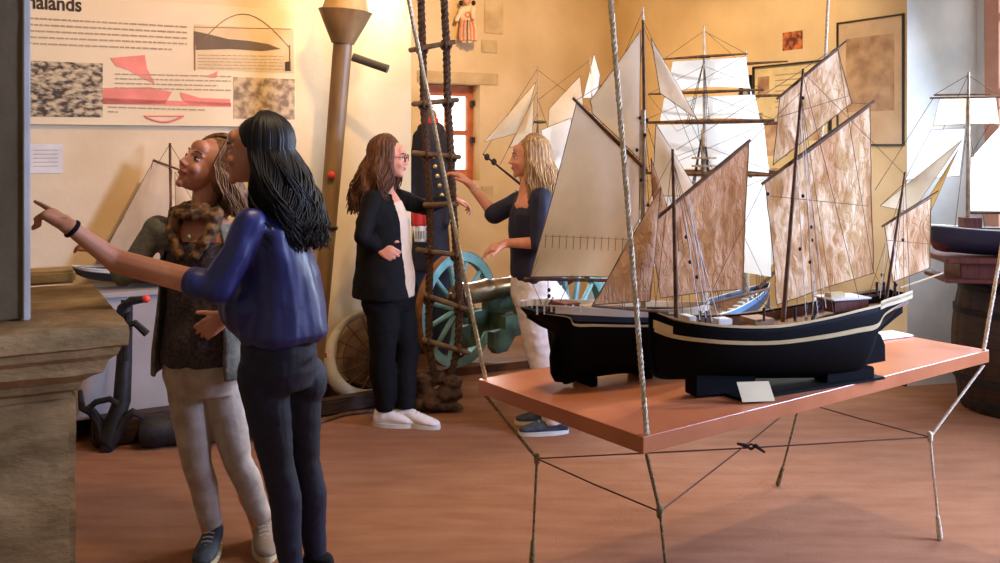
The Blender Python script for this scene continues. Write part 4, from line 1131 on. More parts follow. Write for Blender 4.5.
# little cannon tube on the floor
g0, g1 = PH(141, 435, .07), PH(245, 428, .07)
gd = (g1-g0).normalized(); gx = V((-gd.y, gd.x, 0))
gb = M().lathe([(.0, -.02), (.075, 0), (.085, .03), (.085, .1), (.075, .12), (.07, .5), (.06, .8), (.07, .84), (.07, .88), (.0, .88)], g0, (gx, UP, gd), 20)
tag(gb.build('gun_barrel', iron), 'short black iron gun barrel lying on the floor behind the light-haired visitor', 'cannon barrel')
bpy.data.objects['gun_barrel'].location.z = .016
# anchor with curved arms
an = thing('iron_anchor', 'black iron anchor with curved arms leaning by the wall behind the stone pillar', 'anchor', PH(108, 448, 0))
ZA = 4.95
M().tube([P(108, 440, ZA), P(122, 400, ZA+.02), P(124, 365, ZA+.05), P(127, 300, ZA+.1)], [.05, .045, .04, .03], 10).build('shank', iron, an)
M().tube([P(x, y, ZA) for x, y in [(80, 390), (82, 408), (92, 412), (100, 424), (104, 438), (110, 441), (116, 432), (123, 420), (133, 412), (144, 418)]], [.012, .02, .025, .03, .042, .046, .034, .028, .022, .012], 8).build('arms', iron, an)
M().tube([P(x, y, ZA-.05) for x, y in [(88, 409), (96, 402), (110, 399), (118, 404)]], .016, 8).build('shackle_bar', iron, an)
M().box(P(107, 440, ZA-.01)+UP*.0, (.06, .05, .13), bev=.008).build('crown', iron, an, False)
ZA -= .22
an2 = thing('small_anchor', 'small black curved anchor arm with red tip before the white plinth', 'anchor', P(120, 320, ZA+.2))
M().tube([P(x, y, ZA+.0) for x, y in [(114, 325), (121, 308), (131, 301), (146, 299)]], [.012, .02, .022, .016], 8).build('arm', iron, an2)
M().tube([P(x, y, ZA+.0) for x, y in [(112, 318), (124, 327), (135, 323), (147, 334)]], [.012, .018, .018, .02], 8).build('arm', iron, an2)
M().tube([P(113, 330, ZA), P(128, 313, ZA), P(125, 360, ZA+.02)], .018, 8).build('shank', iron, an2)
M().ell(P(146, 299, ZA-.0), (.022, .02, .02)).build('red_tip', redp, an2)
# white plinth and the pale model on it, behind the near women
PA = Plane((-2.0, 5.1), 62)
wp = thing('white_plinth', 'long white display plinth against the panel wall under a sailing model', 'plinth', PA.at(.1, 0, 0))
zt = H0-(286-HOR)*5.42/F
c = WA.at(WA.s_of(150), .155, 0)
M().box(c+UP*(zt/2+.06), (1.1, .22, zt-.12), (WA.d3, WA.n, UP), bev=.006).build('body', mat('plinth_grey', (168, 160, 154), .8, col2=(150, 142, 136), scale=3), wp, False)
M().box(c+UP*(zt-.01), (1.16, .27, .03), (WA.d3, WA.n, UP), bev=.004).build('top', MATS['plinth_grey'], wp, False)
for sx in (-.45, .45): M().box(c+WA.d3*sx+UP*.03, (.08, .2, .12), (WA.d3, WA.n, UP)).build('foot', dkwood, wp, False)
LA = Plane((c.x, c.y), 61)
ls_ = Ship('model_sloop', 'model sloop with cream sails on the white plinth behind the near visitors', LA, zt)
ls_.hull([(72, 266, 272, .01), (90, 269, 279, .06), (130, 271, 283, .1), (180, 271, 283, .1), (205, 268, 281, .06), (222, 265, 272, .02)], navyp, bands=[(.75, 1, whitep, .002, 0, 1, 'white_band')], full=.5, railm=whitep, deckdrop=.01)
ls_.spar((171, 272), (170, 143), .011, .007, 'mast', spar)
ls_.spar((153, 160), (196, 176), .007, .006, 'gaff')
ls_.spar((96, 262), (172, 265), .008, .007, 'boom')
ls_.sail([(153.5, 161), (100, 260), (169, 263), (172, 170)], sail_dim, belly=.03, crump=.004)
ls_.sail([(175, 172), (176, 262), (230, 262)], sail_dim, belly=.03, crump=.004)
for a, b in [((170, 144), (96, 262)), ((170, 144), (245, 266)), ((153, 160), (130, 270)), ((128, 220), (98, 262))]: ls_.ln(a, b, .0016)
ls_.end(line)

# ================================================================== PEOPLE
def hand(b, wrist, d, pn_, thumb_to, curl, scale=1.0, spread=.12, thumb_curl=.3, idx_curl=None):
    """d: direction of the hand, pn_: palm normal (fingers curl towards it), thumb_to: side of the thumb"""
    d = d.normalized(); pn_ = (pn_-d*pn_.dot(d)).normalized(); sd = d.cross(pn_).normalized()
    if sd.dot(thumb_to) < 0: sd = -sd
    s = scale
    offs = [.030, .010, -.010, -.028]; Ls = [.072, .080, .074, .058]; pl = [.086, .089, .084, .078]
    b.capsule(wrist, wrist+d*.02*s, .025*s, .024*s)
    for i in range(4):
        kn_ = wrist+d*pl[i]*s+sd*offs[i]*s
        b.capsule(wrist+d*.01*s+sd*offs[i]*.5*s, kn_, .017*s, .0125*s, 10)
        cu = curl[i]; dd = (d+sd*spread*(1.5-i)*.5).normalized(); p = kn_
        for k, fr in enumerate((.45, .3, .25)):
            cang = cu*(.8 if k == 0 else 1.1)
            ax_ = dd.cross(pn_).normalized(); dd = (Matrix.Rotation(cang, 3, ax_) @ dd).normalized(); 
            q = p+dd*(Ls[i]*fr*s); r0 = (.0098-.0012*k)*s; b.capsule(p, q, r0, r0*.9, 8); p = q
    b.capsule(wrist+d*.02*s+sd*.018*s, wrist+d*.045*s+sd*.036*s, .017*s, .014*s, 10)
    p = wrist+d*.042*s+sd*.036*s; dd = (d*.75+sd*.65+pn_*.25*thumb_curl*2).normalized()
    for k in range(2):
        q = p+dd*(.034-.004*k)*s; b.capsule(p, q, (.0115-.0015*k)*s, (.0105-.0015*k)*s, 8); p = q
        dd = (dd*.9+d*.25+pn_*.3*thumb_curl).normalized()
def head(b, c, f, up, s=1.0):
    """f: facing direction, up: head up. origin at eye height in the middle of the skull"""
    f = f.normalized(); r = f.cross(up).normalized(); u = r.cross(f).normalized(); ax_ = (r, f, u)
    def q(x, y, z): return c+r*(x*s)+f*(y*s)+u*(z*s)
    b.ell(q(0, -.012, .025), (.072*s, .09*s, .085*s), ax_, 24, 16)
    b.ell(q(0, .028, -.02), (.058*s, .062*s, .082*s), ax_, 24, 16)
    b.ell(q(0, .045, -.068), (.036*s, .038*s, .036*s), ax_)
    b.ell(q(0, .07, -.094), (.017*s, .015*s, .015*s), ax_)
    b.ell(q(0, .066, .045), (.045*s, .022*s, .03*s), ax_)         # brow / forehead
    b.capsule(q(0, .084, .012), q(0, .101, -.024), .0085*s, .0095*s, 8)
    b.ell(q(0, .102, -.026), (.0125*s, .0105*s, .009*s), ax_)
    for sx in (-1, 1):
        b.ell(q(sx*.011, .093, -.030), (.0085*s, .009*s, .007*s), ax_)
        b.ell(q(sx*.034, .066, -.03), (.02*s, .018*s, .02*s), ax_)
        b.ell(q(sx*.073, -.01, -.012), (.009*s, .018*s, .03*s), ax_)
        b.capsule(q(sx*.012, .087, .02), q(sx*.042, .066, .020), .0065*s, .006*s, 8)
    b.ell(q(0, .083, -.052), (.022*s, .012*s, .0065*s), ax_); b.ell(q(0, .081, -.062), (.019*s, .012*s, .007*s), ax_)
    return q, ax_
def face_parts(root, q, ax_, s=1.0, smile=False, brow=hair_black):
    for sx in (-1, 1):
        w = M(); d = M(); bw = M()
        w.ell(q(sx*.031, .0725, .003), (.0125*s, .009*s, .0065*s), ax_); d.ell(q(sx*.031, .079, .003), (.0058*s, .0045*s, .0058*s), ax_)
        d.tube([q(sx*.018, .0815, .006), q(sx*.031, .0835, .0105), q(sx*.044, .073, .006)], .0016*s, 5)
        bw.tube([q(sx*.015, .0885, .024), q(sx*.031, .0835, .030), q(sx*.046, .070, .025)], [.002*s, .0032*s, .0015*s], 6)
        w.build('eye', eyew, root); d.build('iris', eyed, root); bw.build('eyebrow', brow, root)
    L_ = M(); k = .004 if smile else 0
    L_.tube([q(-.024, .077, -.057+k*2), q(-.012, .0895, -.0545), q(0, .0935, -.0555), q(.012, .0895, -.0545), q(.024, .077, -.057+k*2)], [.0015*s, .0034*s, .0032*s, .0034*s, .0015*s], 8)
    L_.tube([q(-.022, .077, -.059+k*2), q(-.01, .0885, -.0625), q(.01, .0885, -.0625), q(.022, .077, -.059+k*2)], [.0015*s, .0038*s, .0038*s, .0015*s], 8)
    L_.build('lips', lipm, root)
    if smile:
        M().tube([q(-.018, .082, -.0565), q(0, .0955, -.0588), q(.018, .082, -.0565)], .0022*s, 6).build('teeth', whitep, root)
def hair(root, q, ax_, m, drop, drift, s=1.0, n=170, fine=3, cap=.013, wav=.012, face=1.05, widen=.03, thick=.0085, seed=1, part=0, taper=.3, vary=.25, back=0):
    rnd = random.Random(seed); b = M(); r, f, u = ax_
    b.ell(q(0, -.034+cap, .038), (.080*s, .082*s, .087*s), ax_, 20, 14)
    b.ell(q(0, -.05, -.02), (.072*s, .062*s, .085*s), ax_, 20, 14)
    tot = n*fine; thick0 = thick; wav0 = wav
    for i in range(n+tot):
        bulk = i < n; thick = thick0*1.25 if bulk else thick0*.42; wav = wav0*(.8 if bulk else 1.25)
        a = face+(2*PI-2*face)*((i if bulk else i-n)+rnd.random())/(n if bulk else tot)             # azimuth from the facing direction
        lay = rnd.uniform(.0, .55) if bulk else rnd.uniform(.75, 1.5)
        sx, sy = math.sin(a), math.cos(a)
        pts = []; rr = 1.0+.09*lay
        for k in range(7):                                    # over the skull
            t = k/6; el = math.radians(82)*(1-t)-math.radians(12)*t
            x = sx*math.cos(el)*.083*rr+part*(1-t)*.02; y = sy*math.cos(el)*.096*rr-.024; z = .034+math.sin(el)*.094*rr
            # hairline: lift near the face
            pts.append(q(x, y, z))
        end = pts[-1]; L_ = drop*(1-vary*rnd.random()); ph = a*7+rnd.uniform(-.7, .7); dirv = (end-q(0, -.02, end.z*0)).normalized()
        outw = (r*sx+f*(sy)); outw.z = 0
        K = 12
        for k in range(1, K+1):
            t = k/K; p = end-UP*(L_*t)+drift*(t**1.1)+outw*(widen*math.sin(PI*min(t*.8, .5))*(1+.5*lay))
            p += (r*math.sin(ph+t*9)+f*math.cos(ph*1.3+t*8.5))*wav*(.1+1.2*t)
            pts.append(p)
        rs = [thick*s*(.5+.5*min(1, k/3)) for k in range(7)]+[thick*s*(1-(1-taper)*(k/K)**1.5) for k in range(1, K+1)]
        b.tube(pts, rs, 6 if bulk else 4)
    return b.build('hair', m, root, True, 180)

def person(label, Z, J, fwd, hd, skinm, voxel=.005, arms=(), rad=1.0, hairf=None, smile=False, brow=hair_black, hs=1.0):
    """J: dictionary joint -> (px, py, dz)"""
    j = {k: P(v[0], v[1], Z+v[2]) for k, v in J.items()}
    g = (j['ankL']+j['ankR'])/2
    root = thing('person', label, 'person', (g.x, g.y, 0))
    f = fwd.normalized(); r = f.cross(UP).normalized()
    b = M()
    # torso
    cm = lambda a, b_, t: a.lerp(b_, t)
    b.rings([(cm(j['pelvis'], j['chest'], t)+f*o, r, f, a*rad, d*rad) for t, a, d, o in [(-.28, .08, .07, 0), (-.1, .145, .1, 0), (.1, .15, .1, -.005), (.45, .112, .08, 0), (.8, .13, .095, .005), (1.0, .14, .1, .01), (1.25, .135, .085, 0), (1.4, .09, .06, -.01), (1.5, .055, .05, -.01)]], 24)
    hd_, hu = hd
    q, ax_ = head(b, j['head'], hd_, hu, hs)
    nb_ = cm(j['pelvis'], j['chest'], 1.42)
    b.capsule(nb_, q(0, -.025, -.05), .052*rad, .05)
    for sd_ in 'LR':
        m_ = j.get('mid'+sd_)
        if m_ is None: b.capsule(j['sh'+sd_], j['el'+sd_], .046*rad, .037*rad)
        else: b.capsule(j['sh'+sd_], m_, .046, .044); b.capsule(m_, j['el'+sd_], .044, .040)
        b.capsule(j['el'+sd_], j['wr'+sd_], .038*rad, .0245*rad)
        b.capsule(cm(j['chest'], j['sh'+sd_], .35)+UP*.01, j['sh'+sd_], .055*rad, .05*rad)
        b.capsule(j['hip'+sd_], j['kn'+sd_], .066*rad, .042*rad); b.capsule(j['kn'+sd_], j['ank'+sd_], .04*rad, .029*rad)
        b.ell(j['kn'+sd_].lerp(j['ank'+sd_], .3)-f*.01, (.038*rad, .04*rad, .1))
        t_ = J['toe'+sd_]; td = V(t_).normalized(); a = V((j['ank'+sd_].x, j['ank'+sd_].y, .045))
        b.capsule(a-td*.03, a+td*.13-UP*.015, .032, .024)
    for (sd_, hdv, pnv, th, curl, kw) in arms:
        hand(b, j['wr'+sd_], V(hdv), V(pnv), V(th), curl, **kw)
    me = fuse(b, voxel, 4)
    link('body', me, skinm, root)
    face_parts(root, q, ax_, hs, smile, brow)
    if hairf: hairf(root, q, ax_)
    return root, j, f, r, q, ax_
def tops(root, j, f, r, m, rings, sleeves, name='shirt', voxel=.007, amp=.006, freq=11, extra=None):
    b = M()
    b.rings([(j['pelvis'].lerp(j['chest'], t)+f*o, r, f, a, d) for t, a, d, o in rings], 28)
    for sd_, t0, t1, ra, rb in sleeves:      # along shoulder-elbow (0..1) and elbow-wrist (1..2)
        b.capsule(j['chest'].lerp(j['sh'+sd_], .5)+UP*.01, j['sh'+sd_], .062, .058)
        e = j['sh'+sd_].lerp(j['el'+sd_], min(1, t1)); b.capsule(j['sh'+sd_], e, ra, rb if t1 <= 1 else (ra+rb)/2)
        if t1 > 1: b.tube([e, j['el'+sd_].lerp(j['wr'+sd_], .5*(t1-1)), j['el'+sd_].lerp(j['wr'+sd_], t1-1)], [(ra+rb)/2, (ra+rb)/2, rb], 14); 
        if t1 > 1: b.capsule(j['el'+sd_], j['el'+sd_], (ra+rb)/2)
    if extra: extra(b)
    return link(name, fuse(b, voxel, 4, amp, freq, (1, 1, .45)), m, root)
def legs(root, j, f, r, m, rt_, rk, ra, hipr=(.165, .115), top=.0, name='trousers', voxel=.007, amp=.0022, anktrim=.0, low=.06):
    b = M(); pv = j['pelvis']
    b.rings([(pv+UP*z, r, f, a, d) for z, a, d in [(-.12, hipr[0]*.85, hipr[1]*.85), (-.05, hipr[0], hipr[1]), (.03, hipr[0]*.97, hipr[1]*.97), (.1+top, hipr[0]*.85, hipr[1]*.88)]], 28)
    for sd_ in 'LR':
        h, k, a = j['hip'+sd_], j['kn'+sd_], j['ank'+sd_]
        a2 = V((a.x, a.y, low+anktrim))
        b.tube([h+UP*.05, h, h.lerp(k, .5), k, k.lerp(a2, .35)-f*.012, k.lerp(a2, .7), a2], [rt_*.9, rt_, (rt_+rk)*.52, rk, rk*.98, (rk*.5+ra*.5), ra], 18)
        b.ell(h-f*.03-UP*.01, (rt_*.95, rt_*1.05, .1))
    return link(name, fuse(b, voxel, 4, amp, 18, (1, 1, 1.6)), m, root)
def shoe(root, a, td, m, sm, L_=.25, w=.047, name='shoe'):
    td = V(td); td.z = 0; td.normalize(); sd_ = V((-td.y, td.x, 0)); a = V((a.x, a.y, 0))
    b = M(); c0 = a-td*.06
    b.rings([(c0+td*(L_*t)+UP*h, sd_, UP, w*k, hh) for t, k, h, hh in [(-.03, .3, .035, .02), (.0, .62, .05, .042), (.1, .72, .056, .052), (.3, .78, .056, .05), (.5, .92, .046, .036), (.72, 1.0, .036, .026), (.9, .8, .03, .018), (.99, .35, .026, .01)]], 18)
    b.rings([(a-UP*-.05-td*.01, sd_, td, .04, .05), (a+UP*.095-td*.012, sd_, td, .042, .046)], 18)
    me = fuse(b, .006, 3); o = link(name, me, m, root)
    s_ = M(); pl_ = []
    for i in range(24):
        t = 2*PI*i/24; x = (math.cos(t)*.5+.5); ww = w*1.05*(math.sin(t))*(.82+.25*x)
        pl_.append(c0+td*(L_*(x*1.06-.05))+sd_*ww+UP*.0)
    s_.prism(pl_, UP*.022); s_.build('sole', sm, o)
    lc = M()
    for k in range(4): p = c0+td*(L_*(.42+.08*k))+UP*(.088-.009*k); lc.tube([p-sd_*.02, p+UP*.004, p+sd_*.02], .003, 5)
    lc.build('laces', whitep if m is not shoew else shoesole, o)
    return o

# ---- 1. near woman, black hair, indigo blouse
def hair1(root, q, ax_):
    hair(root, q, ax_, hair_black, .36, V((.060, .0, 0)), s=1.04, n=110, fine=6, wav=.018, face=1.3, cap=.018,  widen=.028, thick=.011, seed=3)
Z1 = 3.37
pw1 = person('woman with long wavy black hair in an indigo blouse, arm stretched out to the left', Z1,
    {'head': (254.5, 152, 0), 'chest': (270, 248, 0), 'pelvis': (279, 352, 0), 'shL': (250, 224, -.15), 'shR': (286, 222, .14), 'midL': (218, 288, -.2), 'elL': (116, 261, -.2), 'wrL': (71, 228, -.30),
     'elR': (292, 285, .17), 'wrR': (268, 318, .1), 'hipL': (262, 375, -.06), 'hipR': (296, 378, .07), 'knL': (277, 462, -.05), 'knR': (304, 462, .07), 'ankL': (292, 558, -.02), 'ankR': (316, 554, .1),
     'toeL': (-1, -.25, 0), 'toeR': (-1, .1, 0)}, V((-1, -.12, 0)), (V((-1, -.10, .02)), UP), skin, .0045, hs=1.06,
    arms=[('L', (-.86, .12, .50), (-.5, .1, -.85), (0, .3, .2), [0.05, 1.15, 1.2, 1.2], dict(scale=1.1, thumb_curl=1.2)), ('R', (-.5, .1, -.6), (0, .2, -1), (0, -1, 0), [.4]*4, {})],
    hairf=hair1, smile=True)
root, j, f, r, q, ax_ = pw1
def e1(b):
    b.capsule(j['chest'].lerp(j['shL'], .5)+UP*.01, j['shL'], .055, .054); b.capsule(j['shL'], j['midL'], .055, .058); b.capsule(j['midL'], j['midL'].lerp(j['elL'], .22), .056, .048)
    b.ell(j['chest'].lerp(j['pelvis'], .55)+V((-.035, 0, 0)), (.16, .15, .14))
tops(root, j, f, r, blouse, [(.13, .17, .145, -.01), (.2, .178, .16, -.015), (.45, .165, .15, -.02), (.75, .165, .145, -.015), (1.0, .17, .13, -.01), (1.2, .165, .105, -.01), (1.35, .11, .075, -.015), (1.42, .07, .06, -.015)],
     [('R', 0, 1.1, .06, .052)], 'blouse', .006, .012, 9, e1)
legs(root, j, f, r, jeans_dk, .088, .058, .04, hipr=(.165, .135), low=.09)
M().box(P(327, 354, Z1-.05), (.006, .05, .02), bev=.002).build('belt_tab', mat('leather_tab', (170, 84, 50), .5), root, False)
for sd_, t in (('L', (-1, -.3, 0)), ('R', (-1, .1, 0))): shoe(root, j['ank'+sd_], t, blackc, shoesole)
w0, w1_ = j['elL'], j['wrL']; dd = (w1_-w0).normalized(); u_ = dd.orthogonal().normalized()
M().torus(w1_-dd*.005, .027, .006, u_, dd.cross(u_), 20, 8, squash=1.3).build('bracelet', blackc, root)
hd1 = V((-.86, .12, .50)).normalized()
M().ell(w1_+hd1*.1+V((.0, -.02, -.015)), (.008, .008, .008)).build('ring', whitep, root)

# ---- 2. light-haired woman in grey cardigan
def hair2(root, q, ax_):
    hair(root, q, ax_, hair_lb, .19, V((.03, .03, 0)), n=80, fine=4, wav=.006, face=1.0, cap=.020, widen=.015, thick=.009, seed=5)
Z2 = 3.72
hu2 = V((.42, .22, .88))
pw2 = person('light-haired woman in grey cardigan and brown scarf looking up to the left', Z2,
    {'head': (208, 167, 0), 'chest': (203, 258, 0), 'pelvis': (202, 362, 0), 'shR': (158, 230, -.02), 'shL': (246, 232, .1), 'elR': (124, 276, -.06), 'wrR': (112, 252, .0),
     'elL': (252, 300, .05), 'wrL': (228, 316, -.13), 'hipR': (188, 385, 0), 'hipL': (221, 385, .03), 'knR': (197, 465, -.04), 'knL': (238, 462, 0), 'ankR': (212, 545, .0), 'ankL': (262, 536, .06),
     'toeR': (.05, -1, 0), 'toeL': (.35, -.9, 0)}, V((-.25, -1, 0)), (V((-.55, -.72, .42)), hu2), skin_w, .0045, hs=1.1,
    arms=[('R', (-.75, .1, .3), (0, .1, -1), (0, -1, 0), [.5]*4, {}), ('L', (-.75, -.15, -.45), (0, .9, -.2), (0, 0, 1), [.45, .5, .55, .6], {})],
    hairf=hair2, brow=hair_lb)
root, j, f, r, q, ax_ = pw2
tops(root, j, f, r, topdk, [(.0, .165, .125, 0), (.2, .16, .13, 0), (.5, .145, .12, .0), (.8, .145, .12, .0), (1.0, .15, .12, .0), (1.14, .14, .11, -.0), (1.22, .12, .08, -.01)], [], 'top', .006, .009, 14)
def cardx(b):
    pass
cb_ = M()
for sg in (-1, 1):
    secs = []
    for t, a, d, yo in [(-.12, .185, .14, 0), (.1, .185, .145, 0), (.5, .165, .135, 0), (.9, .16, .13, 0), (1.15, .155, .105, 0), (1.33, .10, .075, 0)]:
        c = j['pelvis'].lerp(j['chest'], t); secs.append((c, a, d))
    for i in range(len(secs)-1):
        for k in range(10):
            t0 = math.radians(38+22*k/1.4) ; 
    rows = []
    for c, a, d in secs:
        row = []
        for k in range(15):
            an_ = math.radians(52+(180-52+0)*k/14)     # from the open front round to the back
            row.append(c+r*(sg*a*math.sin(an_) if True else 0)+f*(d*math.cos(an_)))
        rows.append(row)
    for i in range(len(rows)-1):
        for k in range(14):
            quad = [rows[i][k], rows[i][k+1], rows[i+1][k+1], rows[i+1][k]]
            cen = (quad[0]+quad[2])/2; nrm = (cen-j['pelvis'].lerp(j['chest'], .5)); nrm.z = 0; nrm.normalize()
            cb_.prism(quad, nrm*.014)
for sd_, t1 in (('R', 1.9), ('L', 1.75)):
    cb_.capsule(j['chest'].lerp(j['sh'+sd_], .6)+UP*.01, j['sh'+sd_], .058, .056); cb_.capsule(j['sh'+sd_], j['el'+sd_], .052, .042)
    cb_.capsule(j['el'+sd_], j['el'+sd_].lerp(j['wr'+sd_], (t1-1)*.8), .042, .034)
link('cardigan', fuse(cb_, .007, 3, .006, 12, (1, 1, .4)), cardi, root)
legs(root, j, f, r, jeans_gr, .083, .055, .042, hipr=(.16, .12), low=.1)
sb = M()
nk = j['chest'].lerp(j['pelvis'], -.52)
for k in range(2):
    rr = .072+.017*k; sb.torus(nk-UP*(.012+.022*k)+f*(.012*k), rr, .019, r, f, 30, 8, squash=1.2)
for sg in (-1, 1): sb.capsule(nk+r*(sg*.088)+f*.045-UP*.03, nk+r*(sg*.082)+f*.085-UP*.10, .030, .028); sb.capsule(nk+r*(sg*.082)+f*.085-UP*.10, nk+r*(sg*.03)+f*.12-UP*.19, .028, .02)
link('scarf', fuse(sb, .006, 2, .008, 22), scarfm, root)
M().ell(nk+f*.10-UP*.12, (.008, .008, .011)).build('pendant', whitep, root)
shoe(root, j['ankR'], (.05, -1, 0), shoes, shoesole, L_=.24); shoe(root, j['ankL'], (.35, -.9, 0), mat('taupe_shoe', (150, 130, 112), .7), shoesole, L_=.24)

# ---- 3. woman with glasses in black jacket
def hair3(root, q, ax_):
    hair(root, q, ax_, hair_cb, .34, V((-.05, .0, 0)), n=90, fine=4, wav=.02, face=1.0, widen=.03, thick=.013, seed=8)
Z3 = 5.42
pw3 = person('woman in black jacket with glasses and curly brown hair, reaching toward the rope ladder', Z3,
    {'head': (390, 158, 0), 'chest': (386, 218, 0), 'pelvis': (389, 288, 0), 'shR': (373, 200, -.16), 'shL': (396, 198, .14), 'elR': (362, 236, -.26), 'wrR': (376, 246, -.15),
     'elL': (424, 207, .44), 'wrL': (452, 199, .5), 'hipR': (383, 300, -.08), 'hipL': (397, 300, .08), 'knR': (383, 352, -.06), 'knL': (407, 350, .06), 'ankR': (385, 404, -.02), 'ankL': (405, 406, .0),
     'toeR': (1, -.05, 0), 'toeL': (1, -.35, 0)}, V((1, -.1, 0)), (V((1, -.12, -.03)), UP), skin_w, .006,
    arms=[('R', (.75, -.25, -.35), (.2, .8, -.3), (0, 0, 1), [.6, .7, .75, .8], dict(scale=1.05)), ('L', (.75, 0, -.25), (0, 0, -1), (0, -1, 0), [.5, .6, .7, .7], dict(scale=1.05))],
    hairf=hair3, smile=True)
root, j, f, r, q, ax_ = pw3
tops(root, j, f, r, creamc, [(-.12, .15, .125, .015), (.2, .155, .135, .015), (.6, .14, .12, .015), (1.0, .145, .12, .012), (1.25, .12, .09, 0)], [], 'blouse', .008, .006, 12)
jb = M()
for sg in (-1, 1):
    rows = []
    for t, a, d in [(-.12, .2, .185), (.12, .19, .17), (.5, .16, .145), (.95, .17, .14), (1.2, .165, .11), (1.36, .09, .08)]:
        c = j['pelvis'].lerp(j['chest'], t)-f*.012
        rows.append([c+r*(sg*a*math.sin(math.radians(38+142*k/14)))+f*(d*math.cos(math.radians(38+142*k/14))) for k in range(15)])
    for i in range(len(rows)-1):
        for k in range(14):
            quad = [rows[i][k], rows[i][k+1], rows[i+1][k+1], rows[i+1][k]]
            cen = (quad[0]+quad[2])/2; nrm = cen-j['pelvis'].lerp(j['chest'], .5); nrm.z = 0; nrm.normalize(); jb.prism(quad, nrm*.016)
for sd_, t1 in (('R', 1.75), ('L', 1.7)):
    jb.capsule(j['chest'].lerp(j['sh'+sd_], .6)+UP*.01, j['sh'+sd_], .062, .06); jb.capsule(j['sh'+sd_], j['el'+sd_], .06, .05)
    jb.capsule(j['el'+sd_], j['el'+sd_].lerp(j['wr'+sd_], t1-1), .048, .04)
link('jacket', fuse(jb, .009, 3, .006, 10), blackc, root)
legs(root, j, f, r, blackc, .1, .074, .05, hipr=(.16, .135), voxel=.009, low=.09)
gb_ = M()
for sx in (-1, 1):
    gb_.torus(q(sx*.032, .096, .002), .021, .0025, ax_[0], ax_[2], 20, 6); gb_.tube([q(sx*.053, .094, .006), q(sx*.076, .0, .008)], .0022, 5)
gb_.tube([q(-.011, .1, .004), q(.011, .1, .004)], .002, 5); gb_.build('glasses', mat('dark_red_frames', (96, 24, 28), .35), root)
shoe(root, j['ankR'], (1, -.05, 0), shoew, whitep, L_=.26, w=.05); shoe(root, j['ankL'], (1, -.4, 0), shoew, whitep, L_=.28, w=.05)
M().torus(j['wrL'].lerp(j['elL'], .0), .03, .008, V((0, 1, 0)), UP, 20, 8).build('watch', blackc, root)

# ---- 4. blonde woman in navy top
def hair4(root, q, ax_):
    hair(root, q, ax_, hair_bl, .28, V((.02, 0, 0)), n=80, fine=4, wav=.008, face=1.1, widen=.02, thick=.012, seed=11)
Z4 = 5.32
pw4 = person('blonde woman in navy top and white trousers with a raised hand at the rope ladder', Z4,
    {'head': (528, 158, 0), 'chest': (530, 220, 0), 'pelvis': (536, 285, 0), 'shL': (541, 200, -.15), 'shR': (522, 200, .14), 'elL': (540, 243, -.2), 'wrL': (507, 243, -.14),
     'elR': (494, 214, .16), 'wrR': (471, 185, .20), 'hipL': (534, 300, -.07), 'hipR': (546, 300, .08), 'knL': (541, 350, -.05), 'knR': (556, 350, .08), 'ankL': (556, 405, -.06), 'ankR': (548, 398, .12),
     'toeL': (-1, -.1, 0), 'toeR': (-1, .05, 0)}, V((-1, -.12, 0)), (V((-1, -.1, .0)), UP), skin_w, .006,
    arms=[('L', (-.8, 0, -.25), (0, .3, -1), (0, -.5, 1), [.35, .45, .5, .6], dict(scale=1.05)), ('R', (-.7, 0, .6), (-.3, .2, -.9), (0, -1, 0), [.4, .45, .5, .5], dict(scale=1.05))],
    hairf=hair4, smile=True, brow=hair_lb)
root, j, f, r, q, ax_ = pw4
tops(root, j, f, r, navyc, [(.0, .16, .14, -.005), (.2, .165, .145, -.01), (.5, .155, .135, -.01), (.85, .16, .135, -.01), (1.1, .165, .115, -.01), (1.3, .12, .085, -.01), (1.4, .07, .06, -.01)],
     [('L', 0, 1.15, .068, .055), ('R', 0, 1.1, .065, .052)], 'top', .008, .008, 10)
legs(root, j, f, r, whitec, .108, .088, .07, hipr=(.17, .145), voxel=.009, amp=.004, low=.06)
shoe(root, j['ankL'], (-1, -.15, 0), shoes, whitep, L_=.27); shoe(root, j['ankR'], (-1, .05, 0), shoes, shoesole, L_=.25)
M().torus(j['wrR'].lerp(j['elR'], .15), .029, .004, V((.7, 0, .7)), V((0, 1, 0)), 20, 6).build('bracelet', whitep, root)

# ================================================================== LIGHT
def area(name, loc, target, size, power, col, sy=None):
    l = bpy.data.lights.new(name, 'AREA'); l.energy = power; l.color = col; l.size = size
    if sy: l.shape = 'RECTANGLE'; l.size_y = sy
    o = bpy.data.objects.new(name, l); C.objects.link(o); o.location = loc
    o.rotation_euler = (V(target)-V(loc)).to_track_quat('-Z', 'Y').to_euler(); l.spread = math.radians(125); return o
def spot(name, loc, target, power, col=(1, .62, .26), ang=80, blend=.6, rad=.05):
    l = bpy.data.lights.new(name, 'SPOT'); l.energy = power; l.color = col; l.spot_size = math.radians(ang); l.spot_blend = blend; l.shadow_soft_size = rad
    o = bpy.data.objects.new(name, l); C.objects.link(o); o.location = loc
    o.rotation_euler = (V(target)-V(loc)).to_track_quat('-Z', 'Y').to_euler(); return o
WARM = (1, .60, .24)
wcn = (S1+S2)/2
area('window_daylight', (wcn.x-.08, wcn.y-.05, 1.95), (wcn.x-3, wcn.y-1.7, .9), 1.1, 125, (.66, .80, 1.0), 1.8)
area('unseen_window_daylight', (W3c.x-.12, W3c.y-.07, 1.9), (-.6, 3.5, 1.0), 1.3, 270, (.45, .58, 1.0), 1.7)  # daylight of the added window, for the near woman's back and the board
wn_c = w_l+wd*ww/2+V((.5075, -.8616, 0))*.4
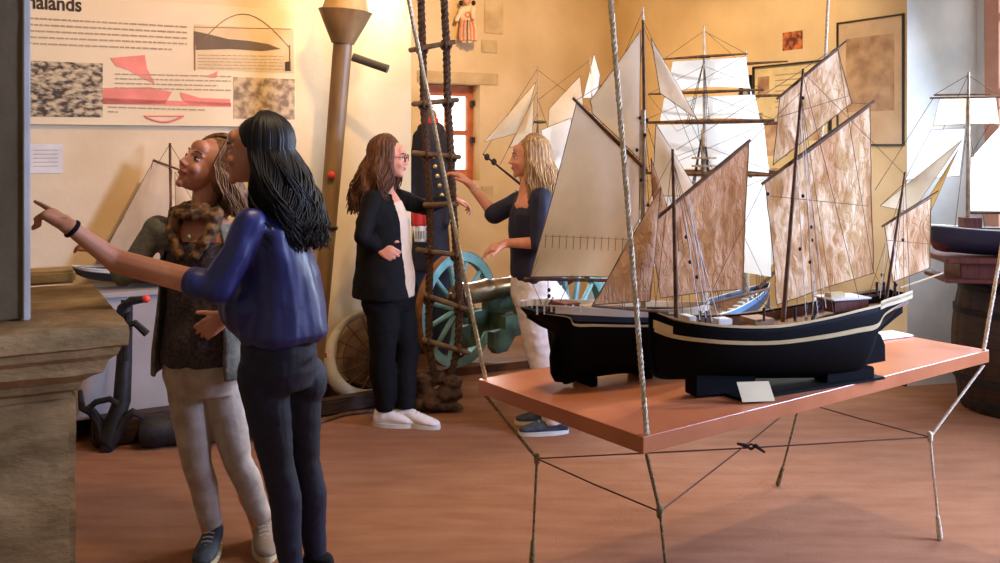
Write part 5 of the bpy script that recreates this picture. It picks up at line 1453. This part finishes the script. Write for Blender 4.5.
area('back_window_daylight', (wn_c.x, wn_c.y, (q_b.z+q_t.z)/2), (wn_c.x+1.2, wn_c.y-2, .3), .35, 14, (.8, .9, 1.0), .6)
# ceiling spots of the museum, and an added one on the white sails
spot('wall_spot', (-.62, 5.75, 2.85), (-.95, 6.15, 2.3), 38, (1, .70, .34), 120, .9, .06)
l = bpy.data.lights.new('wall_lamp', 'POINT'); l.energy = 8; l.color = (1, .78, .42); l.shadow_soft_size = .03
o = bpy.data.objects.new('wall_lamp', l); C.objects.link(o); o.location = (-.66, 5.98, 2.56)
spot('panel_spot', (-.35, 4.1, 3.2), (-1.9, 5.5, 1.9), 165, (1, .58, .27), 85, .8)
spot('back_spot', (.2, 6.2, 3.2), (.3, 8.6, 1.7), 190, (1, .62, .27), 110, .8)
spot('right_spot', (.95, 6.3, 3.2), (2.15, 7.3, 2.1), 110, (1, .68, .36), 80, .8)
spot('stern_spot', (1.75, 5.5, 3.25), (1.0, 3.4, .75), 230, (1, .84, .66), 70, .7, .04)
spot('ship_spot', (.3, 1.2, 3.2), (1.1, 3.6, 1.1), 42, (1, .80, .58), 46, .7)
spot('rigger_fill', (.6, 4.6, 3.2), (1.25, 5.9, 1.8), 150, (.95, .97, 1), 60, .8)  # added spot, brightens the white sails in place of window daylight
spot('floor_spot', (-.3, 3.2, 3.25), (.0, 4.7, 0), 140, (1, .72, .46), 100, .9)
w = bpy.data.worlds.new('World'); sc.world = w; w.use_nodes = True
bg = w.node_tree.nodes['Background']; bg.inputs[0].default_value = (.95, .86, .78, 1); bg.inputs[1].default_value = .20

# ================================================================== CAMERA
cam = bpy.data.cameras.new('Camera'); co = bpy.data.objects.new('Camera', cam); C.objects.link(co)
co.location = (0, 0, H0); co.rotation_euler = (PI/2, 0, 0)
cam.sensor_width = 36; cam.lens = F/1000*36; cam.shift_y = -(281.5-HOR)/1000; cam.clip_start = .05
sc.camera = co
sc.view_settings.view_transform = 'Standard'; sc.view_settings.look = 'None'; sc.view_settings.gamma = 1
sc.view_settings.use_curve_mapping = False; sc.view_settings.exposure = 0.0
sc.cycles.use_denoising = True
sc.cycles.sample_clamp_indirect = 6
